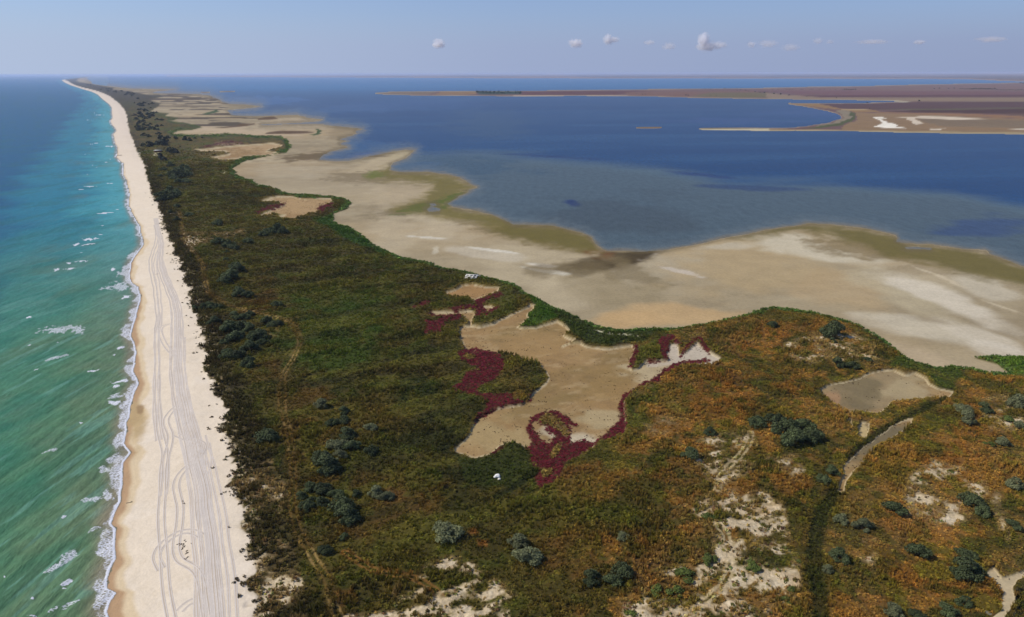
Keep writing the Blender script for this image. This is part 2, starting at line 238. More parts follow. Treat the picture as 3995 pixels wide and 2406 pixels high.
# ---------------------------------------------------------------- masks
off = X + 0.5 * n1 - np.interp(Y, wly, wlx)        # metres inland of the sea's edge
veg = X + 2.2 * fbm(X, Y, 7, 4, 5) + 1.2 * fbm(X, Y, 1.8, 2, 6) - np.interp(Y, vly, vlx)
PXM = MPP
s_scrub = sdf(SCRUB); s_spit = sdf(SPIT); s_farm = sdf(FARM); s_shore = sdf(FARSHORE, 20); s_isl = sdf(ISLET, 20); s_bar = sdf(SANDBAR, 20)
for q in POOLS_IN_MUD: s_spit = np.minimum(s_spit, -sdf(q, 20))
ponds = [sdf(q, 30) + (3 if k in (5, 6, 7) else 0) for k, q in enumerate((POND_MAIN, CHANNEL, POND_SMALL, POND_TINY, POND_RIGHT, PAN_SMALL, PAN_TINY, DITCH, CORNER_SAND, POND_MID, POND_FAR))]
s_pond = np.max(ponds, 0); s_corner = sdf(CORNER_POND, 30)
s_pur = np.max([sdf(q, 20) for q in PURPLE], 0); s_pur = np.minimum(s_pur, -sdf(PURPLE_HOLE[0], 20) )
s_tus = np.max([sdf(q, 20) for q in TUSSOCK], 0)
SOFT = 2.6
m_scrub = ss(-SOFT, SOFT, s_scrub) * ss(-0.4, 0.4, veg / np.maximum(1, PXM * 3))
m_spit = (s_spit > 0) & (off > 0)
m_pond = ss(-SOFT, SOFT, s_pond)
s_pn = s_pur + 5 * fbm(X, Y, 1.0, 3, 8) + 6 * fbm(X, Y, 4, 3, 7) + 1; m_pur = ss(-4.5, 4.5, s_pn); m_tus = ss(-2, 2, s_tus)
inland_far = np.maximum(np.maximum(s_farm, s_shore), np.maximum(s_isl, s_bar))
# ---------------------------------------------------------------- relief
z_sea = np.where(off > 0, np.minimum(0.055 * off, 1.2), np.maximum(0.05 * off, -2.0))
dm = s_spit * np.minimum(PXM * 1.5, 4)
z_lag = np.where(s_spit > 0, np.minimum(0.03 + 0.012 * dm, 0.35), np.maximum(0.03 * dm, -1.2))
ins = np.maximum(0, np.minimum(s_scrub, 50)) * PXM * 1.5
hum = fbm(X, Y, 14, 4, 9); hum2 = fbm(X, Y, 2.5, 3, 10)
z_scr = 0.35 + 0.75 * ss(0, 8, ins) + 0.6 * hum + 0.2 * hum2
z_scr = z_scr * (1 - m_pond) + 0.18 * m_pond
in_s = ss(-2, 6, s_scrub) * ss(-1, 3, veg)
Z = np.minimum(z_sea, z_lag)
zb = ss(-4, 5, veg + 1.5 * hum2); z_land = (z_sea + .05 * hum2) * (1 - zb) + (z_scr + .25 * ss(25, 3, veg)) * zb; in_s = ss(-2, 6, s_scrub)
Z = np.where(m_spit, Z * (1 - in_s) + z_land * in_s, Z)
Z = np.where(inland_far > -20, np.maximum(Z, np.where(inland_far > 0, 0.3 + np.minimum(inland_far, 20) * 0.06, inland_far * 0.08)), Z)
Z = np.where(s_corner > -4, Z - ss(-4, 2, s_corner) * 0.7, Z)
# ---------------------------------------------------------------- colours of bare ground, plants and water bodies
CG = np.zeros(X.shape + (3,))                       # what lies on the ground
nA = fbm(X, Y, 60, 5, 21, 2.5, 0.15); nB = fbm(X, Y, 9, 4, 22); nC = fbm(X, Y, 1.6, 3, 23); nD = fbm(X, Y, 160, 4, 24, 3, -0.1)
near = ss(900, 350, DEP)[:, None]
def over(m, c, arr=None):
    a = CG if arr is None else arr
    cc = srgb(c) if not isinstance(c, np.ndarray) else c
    m = np.clip(m, 0, 1)[..., None]
    a *= (1 - m); a += m * cc
def blob(cx, cy, rx, ry, c, k=1.0, ang=0.0, L=10, e=0.55, arr=None, gate=None, d=True):
    if d: cx, cy, rx, ry = cx * 1.6214, cy * 1.6214, rx * 1.6214, ry * 1.6214
    a = math.radians(ang); R = max(rx, ry) * 1.7
    r = np.nonzero((Vrow1 > cy - R) & (Vrow0 < cy + R))[0]
    if len(r) == 0: return
    r0, r1 = r[0], r[-1] + 1
    c0, c1 = np.searchsorted(sc, [(cx - R - 20 - W / 2) / F, (cx + R + 20 - W / 2) / F])
    sl_ = (slice(r0, r1), slice(c0, c1)); u = U[sl_] - cx; v = V[sl_] - cy
    p = (u * math.cos(a) + v * math.sin(a)) / rx; q = (-u * math.sin(a) + v * math.cos(a)) / ry
    t = 1 - np.sqrt(p * p + q * q) + e * fbm(X[sl_], Y[sl_], L, 4, int(cx) % 97)
    m = ss(-0.25, 0.45, t) * k
    if gate is not None: m = m * gate[sl_]
    if c is None: return sl_, m
    over(m, c, (CG if arr is None else arr)[sl_])
# mud and salt flat
CG[:] = srgb((160, 146, 120))
over(ss(-0.1, 0.7, nA) * .8, (176, 160, 132)); over(ss(.1, .7, fbm(X, Y, 22, 5, 25, 7, .25)) * .3, (196, 184, 160)); over(ss(.15, .7, fbm(X, Y, 16, 5, 26, 6, .3)) * .25, (134, 120, 94)); over(ss(0.0, 0.7, -nA + 0.4 * nB) * 0.6, (140, 126, 102)); over(ss(0.1, 0.8, nD) * 0.5, (172, 148, 112))
for b in [(760,440,150,40,(166,152,128),.6),(1000,470,120,30,(176,160,134),.7),(1080,540,90,50,(186,172,148),.7),(930,540,60,60,(184,170,146),.6),(1300,600,160,40,(160,145,118),.6),(1280,650,160,60,(178,164,138),.8),(1350,700,70,50,(182,168,142),.7),
 (1500,690,120,70,(150,136,108),.7),(1640,640,130,50,(176,164,142),.7),(1500,770,120,28,(184,154,112),.9),(1640,755,150,25,(190,160,118),.8),(1800,640,200,60,(172,152,118),.8),(1950,600,150,25,(196,186,166),.9,8),(1750,590,110,14,(190,180,162),.7,-6),(2050,690,120,50,(174,152,118),.7),(2180,700,160,40,(180,168,142),.6,20),
 (2300,730,170,26,(204,194,178),.9,24),(2200,790,120,22,(200,190,172),.7,12),(2350,800,110,20,(202,192,176),.7,18),(2380,690,80,26,(190,180,162),.8,22),(2120,810,130,45,(160,142,112),.6,28),(2230,870,140,25,(182,164,138),.7,14),(2400,840,60,20,(205,196,182),.6,10),(1350,560,90,30,(158,144,116),.6),(1180,610,90,12,(196,186,170),.6,6),
 (900,395,60,14,(182,166,138),.7,-14),(760,380,60,20,(168,150,122),.6),(700,300,90,20,(176,158,132),.6),(830,320,40,24,(140,124,96),.7),(700,410,120,16,(178,166,144),.5),(960,370,30,10,(176,162,132),.8,-20),(600,320,110,12,(186,166,140),.7),(500,310,80,10,(188,168,142),.7)]:
    blob(*b[:4], b[4], b[5], b[6] if len(b) > 6 else 0, L=34, e=.6)
for b in [(1330,650,70,5,(205,198,184),.9,8),(1190,600,70,3,(210,204,192),.9,8),(1030,568,50,3,(208,202,190),.8,4),(1050,600,12,9,(200,192,176),.6,-50),(1310,635,40,4,(214,206,194),.8,5),(1530,625,60,5,(200,190,180),.6,-20),(1640,650,50,5,(200,190,182),.6,12),(2280,670,80,3,(196,182,158),.8,22),(2400,730,50,3,(196,182,158),.7,20)]:
    blob(*b[:4], b[4], b[5], b[6], L=6, e=.35)
blob(1480, 622, 130, 18, (72, 60, 36), 1.0, -12, 14, .4); blob(1380, 640, 130, 22, (112, 98, 70), .7, -4, 14); blob(1520, 655, 90, 30, (122, 108, 80), .7, 25, 14)
blob(1180, 535, 130, 22, (128, 114, 84), .7, 12); blob(960, 505, 80, 12, (110, 98, 74), .7, -10); blob(760, 375, 120, 10, (100, 84, 56), .9, -4, 14, .4); blob(870, 365, 60, 10, (96, 80, 52), .9, 4, 14, .4)
blob(890, 425, 110, 14, (126, 112, 86), .7); blob(1300, 560, 150, 26, (118, 104, 66), .8, 12); blob(2080, 600, 140, 22, (128, 112, 80), .8, 8)
gate_mud = 1 - ss(-1, 3, s_scrub)
for q, c, k in [(A1([(1040,1070),(1180,1020),(1280,970),(1300,1020),(1640,1030),(1850,1055),(2120,1180),(2050,1210),(1950,1260),(1850,1330),(1900,1370),(2250,1430),(2464,1478),(2464,1600),(2000,1500),(1500,1430),(1250,1400),(1600,1270),(1700,1160),(1400,1110),(1100,1100)]), (124, 112, 62), .9),
 (B2([(-60,40),(150,60),(400,65),(530,100),(750,180),(860,295),(870,335),(560,310),(200,240),(0,190),(-200,120)]), (112, 100, 54), .95), (B2([(700,318),(880,300),(980,330),(920,352),(740,345)]), (112, 70, 34), .8),
 (B3([(0,100),(390,40),(900,80),(1220,155),(1350,235),(1850,285),(2150,340),(2464,450),(3400,620),(3400,900),(2464,650),(2000,555),(1600,440),(1150,370),(900,250),(600,160),(300,120),(0,160),(-300,200),(-400,180)]), (114, 102, 60), .95)]:
    s_ = sdf(q, 30); over(ss(-20, 24, s_ + 12 * nB) * k * gate_mud, c)
    over(ss(4, 18, s_ + 12 * fbm(X, Y, 6, 4, 31)) * .45 * gate_mud, (98, 92, 44))
blob(1085, 480, 40, 14, (82, 96, 34), .8, -20, 6); blob(1010, 497, 60, 9, (88, 96, 40), .7, -14, 6); blob(840, 432, 0.1, 0.1, (0, 0, 0), 0)
blob(1465, 682, 25, 7, (88, 112, 22), 0); blob(1060, 683, 0.1, .1, (0, 0, 0), 0); blob(1073, 678, 0.1, .1, (0, 0, 0), 0); blob(900, 418, 26, 9, (100, 110, 44), .7, -12, 5)
over(ss(16, 1, s_spit + 3 * nB) * .6 * (m_spit & (s_scrub < 0)), (104, 92, 66))
z9 = ss(-10, 10, sdf(A0([(1100,247),(1550,275),(1900,290),(2250,340),(2150,440),(2464,520),(2300,600),(1700,650),(1500,500),(1300,300)]), 20)); over(z9 * ss(.1, .35, fbm(X, Y, 55, 4, 145, 2.6, 0) + .1), (84, 72, 54)); over(z9 * ss(.2, .5, fbm(X, Y, 70, 4, 146, 2.2, 0)) * .8, (120, 106, 84))
for q, c in ISLES_IN_MUD: over(ss(-2.5, 2.5, sdf(q, 20)), (92, 70, 44) if c == 'brown' else (66, 82, 40))
# beach sand: wet, damp and dry
beach = ss(1.5, -1.5, veg) * (off > -30) * (s_scrub > -5)
sand = np.zeros_like(CG); sand[:] = srgb((216, 199, 176)); over(ss(0, .8, nA + .5 * nB) * .6, (206, 188, 162), sand); over(ss(0.1, .8, nB) * .35, (222, 208, 190), sand); over(ss(0.2, .9, nC) * .25 * near, (196, 178, 152), sand)
wet_w = (2.6 + 1.8 * fbm(Y * 0, Y, 14, 3, 41)) * ss(600, 200, DEP)[:, None]; damp_w = wet_w + 2.0 + 1.2 * fbm(Y * 0, Y, 9, 3, 42)
over(ss(damp_w + .8, damp_w - .8, off), (204, 182, 148), sand); over(ss(wet_w + .5, wet_w - 1.2, off), (172, 140, 106), sand); over(ss(1.2, -.3, off), (150, 122, 96), sand)
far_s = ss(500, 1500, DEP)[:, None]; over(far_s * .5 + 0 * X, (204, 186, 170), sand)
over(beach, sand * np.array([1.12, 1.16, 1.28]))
blob(328, 1010, 26, 60, (184, 160, 122), .9, 0, 5, .3, gate=beach * ss(10, 7, off)); blob(335, 985, 10, 12, (150, 124, 94), .8, 0, 3, .3)
# scrub
def scr_col():
    A = np.zeros_like(CG); A[:] = srgb((76, 68, 30)); over(ss(-.1, .6, nA), (64, 60, 26), A); over(ss(0, .7, nB + .3 * nC) * .6, (94, 76, 40), A); over(ss(0, .7, fbm(X, Y, 5, 4, 51)) * .5, (50, 50, 22), A)
    g = lambda *a, **k: blob(*a, arr=A, **k)
    GR = (58, 76, 22); OL = (84, 88, 28); BR = (98, 80, 38); OR = (138, 92, 48); DK = (40, 38, 18); TN = (124, 96, 50)
    for b in [(800,820,150,100,GR,.9),(870,740,140,60,GR,.7),(960,640,180,50,DK,.6),(950,620,80,26,OL,.6),(760,620,120,60,(58,52,26),.6),(1000,900,110,90,(54,48,22),.7),(950,760,60,30,BR,.4),(1180,1130,150,60,(42,44,20),.9),(1080,1060,120,80,(48,50,22),.8),(960,950,160,40,(40,52,18),.8),
     (850,930,120,50,(58,52,24),.6),(1120,560,0.1,.1,DK,0),(760,1050,70,90,(98,76,34),.7),(740,980,50,60,(96,70,34),.6),(900,1000,80,40,BR,.6),(900,1250,120,60,(104,76,42),.6),(1000,1180,70,50,(104,74,40),.6),(860,1160,120,30,(94,70,34),.5),(1100,1230,90,50,(50,50,20),.7),(1180,1290,60,40,(60,56,24),.6),(1230,1180,80,40,(58,58,22),.7),
     (1400,1160,90,50,(128,88,52),.8),(1320,1230,120,50,(84,72,30),.6),(1450,1240,80,30,(72,76,24),.6),(1400,1330,150,50,(112,80,42),.7),(1300,1420,160,40,(84,72,34),.6),(1500,1330,80,50,(112,80,42),.6),(1620,1060,90,60,(132,92,52),.7),(1640,1140,70,40,(120,84,46),.6),(1700,920,100,50,OR,.55),(1600,960,70,50,(122,96,48),.7),(1760,980,70,70,OR,.6),
     (1560,940,30,80,(66,76,28),.8,20),(1490,1010,30,60,(66,76,26),.8,10),(1560,870,80,30,(94,84,32),.5),(1700,860,70,30,(100,86,36),.5),(1830,830,80,30,OR,.7),(1870,800,50,25,OR,.6),(1900,930,60,40,OR,.6),(1960,1000,60,50,(96,80,34),.6),(1850,1040,90,30,TN,.4),(1870,870,100,30,(110,86,44),.6),(1960,760,160,14,(104,82,36),.6),(2010,790,90,20,(126,84,48),.5),
     (2060,1000,50,50,OL,.7),(2140,1050,110,80,(124,98,42),.7,-30),(2250,950,130,40,(106,90,44),.7),(2400,900,80,20,(128,96,42),.7),(2330,960,60,25,(150,94,48),.6),(2330,1090,70,60,OR,.75),(2240,1120,50,40,OR,.8),(2380,1020,50,40,OR,.6),(2170,1190,90,70,(112,90,38),.8),(2050,1150,60,60,(110,86,38),.6),(2240,1220,80,60,(156,122,92),.6),(2100,1300,60,50,(110,84,40),.7),
     (2160,1250,60,40,OR,.6),(2300,1300,100,50,OR,.55),(2230,1380,110,40,OR,.65),(2120,1400,60,60,(122,86,44),.7),(2010,1420,60,50,(90,74,34),.6),(2060,1460,60,30,OR,.5),(2420,1150,50,60,(100,84,36),.8),(2400,1290,40,80,(104,86,40),.6),(2380,1420,40,40,OR,.7),(2440,1050,40,40,(124,92,46),.6),
     (1560,1400,60,40,(98,74,48),.7),(1850,1290,0.1,.1,DK,0),(1900,1170,50,40,OR,.5),(1780,1190,60,25,(134,88,50),.6),(1750,1250,90,40,(84,76,36),.5),(850,600,0.1,.1,DK,0),(520,700,60,60,(82,74,28),.6),(560,560,70,30,(80,68,30),.6),(620,720,50,50,(96,66,32),.6),(700,790,30,20,(104,74,44),.6),(640,900,40,40,(90,64,32),.6),(640,960,40,60,(82,74,28),.6),
     (440,430,60,60,(66,58,26),.7),(550,470,60,40,(62,52,24),.6),(560,380,60,20,(86,76,40),.6),(840,1440,26,24,OR,.9),(1040,1180,0.1,.1,DK,0),(835,1295,0.1,.1,DK,0),(1150,905,120,60,(60,54,26),.6),(1230,905,50,40,(118,100,58),.6),(1110,830,30,50,(90,84,42),.6),(1270,1000,0.1,.1,DK,0)]:
        g(*b[:4], b[4], b[5] * .9, b[6] if len(b) > 6 else 0, L=8)
    for q in [D1([(1980,660),(2100,640),(2120,700),(2000,720)]), D1([(2080,760),(2200,750),(2200,800),(2090,800)])]: over(ss(-6, 6, sdf(q, 20) + 9 * nB) * .6, (132, 84, 46), A)
    east = ss(2200, 2600, U + 0.25 * (V - 1500)) * ss(1150, 1300, V) * ss(1100, 800, DEP)[:, None]; p1_ = fbm(X, Y, 8, 4, 141); p2_ = fbm(X, Y, 5, 4, 142); p3_ = fbm(X, Y, 13, 4, 143)
    over(ss(.0, .45, p1_) * east * .7, (142, 104, 58), A); over(ss(.15, .5, p2_) * east * .7, (92, 88, 32), A); over(ss(.2, .6, p3_) * east * .6, (122, 94, 60), A); over(ss(.2, .5, fbm(X, Y, 4, 3, 144)) * east * .6, (58, 62, 26), A)
    west = (1 - east) * ss(1100, 800, DEP)[:, None]; over(ss(.15, .55, p1_) * west * .5, (70, 80, 24), A); over(ss(.1, .55, p2_) * west * .35, (94, 80, 36), A); over(ss(.08, .45, fbm(X, Y, 7, 4, 161, 4.5, .45)) * west * .55, (98, 94, 40), A); over(ss(.1, .5, fbm(X, Y, 9, 4, 162, 4.5, .45)) * west * .5, (42, 46, 20), A); over(ss(.2, .6, p3_) * west * .45, (84, 82, 30), A)
    gv = lambda k, c, a, b, s: over(ss(a, b, s) * k, c, A)
    # darker, taller growth behind the beach
    gv(.75, (50, 42, 26), 0, 1, ss(15, 7, veg + 4 * nB)); over(ss(0.05, .5, fbm(X, Y, 3, 3, 55)) * ss(22, 10, veg) * .6, (84, 74, 50), A)
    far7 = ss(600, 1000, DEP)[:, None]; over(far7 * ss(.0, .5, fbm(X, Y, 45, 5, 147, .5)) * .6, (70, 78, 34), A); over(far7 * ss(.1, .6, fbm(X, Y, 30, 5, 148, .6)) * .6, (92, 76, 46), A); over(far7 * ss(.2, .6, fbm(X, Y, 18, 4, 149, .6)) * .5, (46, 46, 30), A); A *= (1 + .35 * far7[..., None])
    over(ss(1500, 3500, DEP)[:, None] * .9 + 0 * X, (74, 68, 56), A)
    # green rim against the flats, tan rim round the dry ponds
    global gr, EAST
    EAST = east
    w = 9 + 6 * fbm(X, Y, 30, 3, 56); gr = ss(w + 3, w - 3, s_scrub) * (s_scrub > -6) * ss(2500, 1500, DEP)[:, None]
    over(gr * .75, (60, 78, 32), A); over(gr * ss(-.1, .5, nB) * .8, (86, 94, 44), A)
    rim = ss(-14, -3, s_pond) * ss(.2, -.2, nB - .2); over(rim * .5, (128, 108, 60), A)
    over(ss(-2, 2, s_tus), (112, 92, 46), A)
    return A
CS = scr_col()
for q, c, wdt in [(B2([(1150,1200),(900,1230),(700,1200),(560,1140),(500,1050),(440,975),(330,1000),(200,760),(500,905),(800,1035),(1100,1075),(1500,1065),(1350,1110),(1250,1200)]), (48, 62, 28), 1), (B2([(100,660),(200,780),(350,850),(420,960),(320,1005),(220,1040),(90,1035),(170,960),(190,850)]), (62, 90, 30), 1), (B1([(2464,620),(2250,580),(2330,660),(2340,740),(2180,810),(2300,850),(2290,900),(2070,1000),(2080,1030),(2464,920)]), (84, 84, 40), 1),
 (B2([(1210,1230),(1420,1130),(1390,1210),(1420,1310),(1460,1365),(1300,1360),(1200,1440),(1150,1430)]), (84, 84, 36), 1), (C3([(1250,-60),(1500,0),(1700,20),(1850,60),(1900,180),(1780,290),(1640,260),(1520,170),(1380,120),(1150,80)]), (60, 74, 32), 1), (C3([(2210,30),(2340,130),(2464,150),(3600,200),(3600,-120),(2464,-70),(1980,-80)]), (70, 98, 40), 1),
 (C2([(0,800),(150,840),(190,950),(240,1050),(220,1080),(0,1230),(-400,1200),(-560,900),(-400,940),(-100,860)]), (52, 60, 24), 1), (E0([(1780,1000),(1960,960),(2000,1030),(2240,1170),(2400,1290),(2440,1340),(2100,1200),(1900,1080)]), (46, 78, 26), 1)]:
    over(ss(-8, 8, sdf(q, 20) + 6 * nB) * .8, c, CS)
# wheel tracks and the long dark drain through the scrub
TRACK1 = B0([(1720,-60),(1755,100),(1765,170),(1810,280),(1890,380),(1950,450),(1965,560),(1990,680),(2010,740),(2100,785),(2200,830)]) + G0([(640,290),(740,325),(900,365),(1100,412),(1250,450),(1350,520),(1385,620),(1390,700),(1330,830),(1300,920),(1220,1040),(1200,1130),(1180,1300),(1170,1470)]) + C1([(265,220),(260,480),(275,580),(310,690),(330,800),(350,950),(365,1050),(365,1200),(350,1400)]) + D1([(350,400),(400,640),(480,800),(560,930),(650,1080),(710,1220),(740,1350),(790,1478),(900,1800)])
TRACK2 = D1([(850,860),(1000,960),(1150,1050),(1400,1090),(1550,1130),(1700,1240),(1800,1350)])
TRACK3 = B2([(2000,1330),(1925,1290),(1935,1200),(2000,1100),(2100,1040),(2250,960),(2350,900),(2460,870)])
TRACK4 = D2([(1600,1600),(1700,1450),(1850,1310),(2000,1190),(2080,1050),(2070,850),(2060,700),(1980,610)])
TRACK5 = C2([(2290,720),(2270,850),(2180,960),(2080,1060),(2000,1150),(1970,1260)]); TRACK6 = B2([(1950,1395),(2010,1440),(2100,1520),(2200,1640)])
DRAIN = D3([(680,280),(620,330),(560,420),(500,560),(470,720),(450,900),(455,1100),(490,1300),(510,1500),(540,2000)]); DRAIN2 = C3([(1720,370),(1600,420),(1450,510),(1300,570),(1150,650),(1000,760),(900,835),(800,940)]); DRAIN3 = C2([(230,1090),(120,1150),(0,1230)]) + C1([(2300,1330)])
d1 = line_m(TRACK1, 8, .6); ruts = lambda d, g=.75, w=.34: ss(w + .25, w - .1, np.abs(d - g)); fade = ss(420, 300, DEP)[:, None]
over(ss(2.6, 1.4, d1) * .35, (88, 68, 36), CS); m_t = ruts(d1, .75, .22) * (fade + (1 - fade) * ss(2, .8, d1)) * .75; over(m_t * .7, (126, 98, 58), CS)
bare_t = m_t * ss(.0, .5, fbm(X, Y, 9, 3, 61)); over(bare_t * .8, (172, 146, 106), CS)
for q, c, k in ((TRACK2, (146, 104, 62), .7), (TRACK3, (96, 74, 38), .7), (TRACK4, (196, 178, 154), .9), (TRACK5, (190, 172, 148), .8), (TRACK6, (96, 68, 44), .7)):
    d_ = line_m(q, 5, .5); m = ruts(d_, .75, .3) * k; over(m, c, CS); m_t = np.maximum(m_t, m)
dd = np.minimum(np.minimum(line_m(DRAIN, 8, 1.2), line_m(DRAIN2, 6, .8) * 1.4), line_m(DRAIN3, 6, .8) * 1.5); over(ss(2.9, 1.0, dd) * .88, (44, 48, 20), CS); Z = np.where((dd < 3) & (m_pond < .5), np.minimum(Z, np.maximum(.12, Z - .5 * ss(3, .4, dd))), Z)
over(ss(4, 2.8, line_m(DRAIN, 8, 1)) * ss(1.6, 2.8, line_m(DRAIN, 8, 1)) * .4, (96, 78, 34), CS)
# open sand between the plants
SANDC = np.zeros_like(CG); SANDC[:] = srgb((200, 182, 154)); over(ss(.1, .8, nB) * .7, (176, 150, 118), SANDC); over(ss(.1, .7, nC) * .5, (222, 208, 186), SANDC)
SWT = [.95, .92, .8, .74, .78, .62, .52, .85, .5, .66, .74, .72, .75, .4, .35]
s_sand = np.max([ss(-22, 20, sdf(q, 30) + 8 * nB) * w_ for q, w_ in zip(SANDY, SWT)], 0)
pat = .75 * fbm(X, Y, 2.4, 4, 71, 1.5, .5) + .55 * fbm(X, Y, 9, 4, 73); bandv = ss(14, 2, veg) * (veg > -2)
OPEN = np.clip(ss(-.12, .6, pat + 1.25 * (s_sand - .78)) * ss(.08, .3, s_sand) + ss(.15, .6, .8 * fbm(X, Y, 1.1, 3, 72) + .5 * fbm(X, Y, 5, 3, 74)) * bandv * .8 * ss(1400, 500, DEP)[:, None] * ss(10, 0, veg), 0, 1) * (1 - ss(-8, 4, s_pond)) * ss(-2, 12, s_scrub)
over(ss(.1, .5, s_sand) * .8 * ss(-.35, .35, pat), (134, 112, 86), CS)
CS0 = CS.copy(); over(OPEN, SANDC, CS)
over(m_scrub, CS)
# dry ponds
PC = np.zeros_like(CG); PC[:] = srgb((150, 122, 84)); over(ss(-.1, .7, fbm(X, Y, 26, 4, 81, 1.6, .6)), (136, 114, 76), PC); over(ss(.1, .8, fbm(X, Y, 14, 4, 82)) * .6, (166, 138, 98), PC)
over(ss(.15, .6, fbm(X, Y, 5, 4, 83)) * .4, (124, 100, 68), PC); over(ss(.2, .7, fbm(X, Y, 3, 4, 84, 2, .4)) * .35, (182, 160, 124), PC); over(ss(9, 2, s_pond + 3 * nB) * .85, (178, 158, 126), PC)
gP = lambda *a, **k: blob(*a, arr=PC, **k)
for b in [(1500,920,120,60,(146,120,78),.6),(1560,900,60,40,(182,166,136),.8),(1440,1010,60,30,(176,160,126),.7),(1200,1050,90,40,(168,148,108),.7),(1290,830,140,40,(158,130,88),.6),(1700,860,60,30,(198,188,170),.8),(1640,840,40,40,(196,184,170),.8),(2100,940,160,60,(146,128,98),1),(2080,940,50,40,(116,104,78),.8,30),(2020,950,40,30,(122,108,82),.7),(2190,930,60,24,(168,152,120),.8),(2000,960,26,20,(170,132,100),.6),
 (1400,1060,50,24,(196,184,162),.8),(1340,1030,40,20,(190,178,156),.7),(2130,1060,120,60,(112,102,80),.9),(2068,1034,14,18,(184,164,124),1),(1140,700,60,16,(158,124,82),.9),(1160,760,60,14,(166,140,98),.9),(730,495,90,26,(170,142,104),1),(700,350,120,20,(172,146,110),1),(2440,1420,120,80,(184,168,140),1)]:
    gP(*b[:4], b[4], b[5], b[6] if len(b) > 6 else 0, L=8)
over(ss(4.5, 2, s_pond) * .75 * (s_pond > 0), (200, 184, 154), PC)
over(m_pond, PC)
over(ss(-1.5, 0, -s_pond) * 0 + ss(-4.5, -1.5, s_pond) * ss(-.2, -.8, -s_pond / 2) * 0, (0, 0, 0))
brk = ss(-6.5, -3.5, s_pond) * ss(-.5, -2.5, s_pond) * m_scrub * ss(-.3, .2, nB); over(brk * .75, (52, 38, 22))
over(m_tus * .9, (104, 84, 42)); over(m_pur * (1 - m_tus), (78, 30, 28)); over(m_pur * (1 - m_tus) * ss(0, .5, nB) * .6, (98, 50, 38)); over(m_pur * (1 - m_tus) * ss(.15, .6, fbm(X, Y, 3, 3, 85)) * .5, (74, 56, 30)); over(ss(.1, .6, nC) * m_pur * .3 * ss(14, 2, s_pur), (150, 118, 96))
for q, c in SALT:
    s_ = sdf(q, 20); over(ss(-5, 6, s_ + 4 * nC + 3 * nB) * (1 - .85 * m_pur) * .8, c)
over(ss(-3, 1, s_corner), (46, 42, 24)); over(ss(-8, -2, s_corner) * (s_corner < 1) * .8, (110, 98, 78))
OPENALL = np.clip(OPEN + m_pond + m_t * .8, 0, 1) * (1 - m_tus)
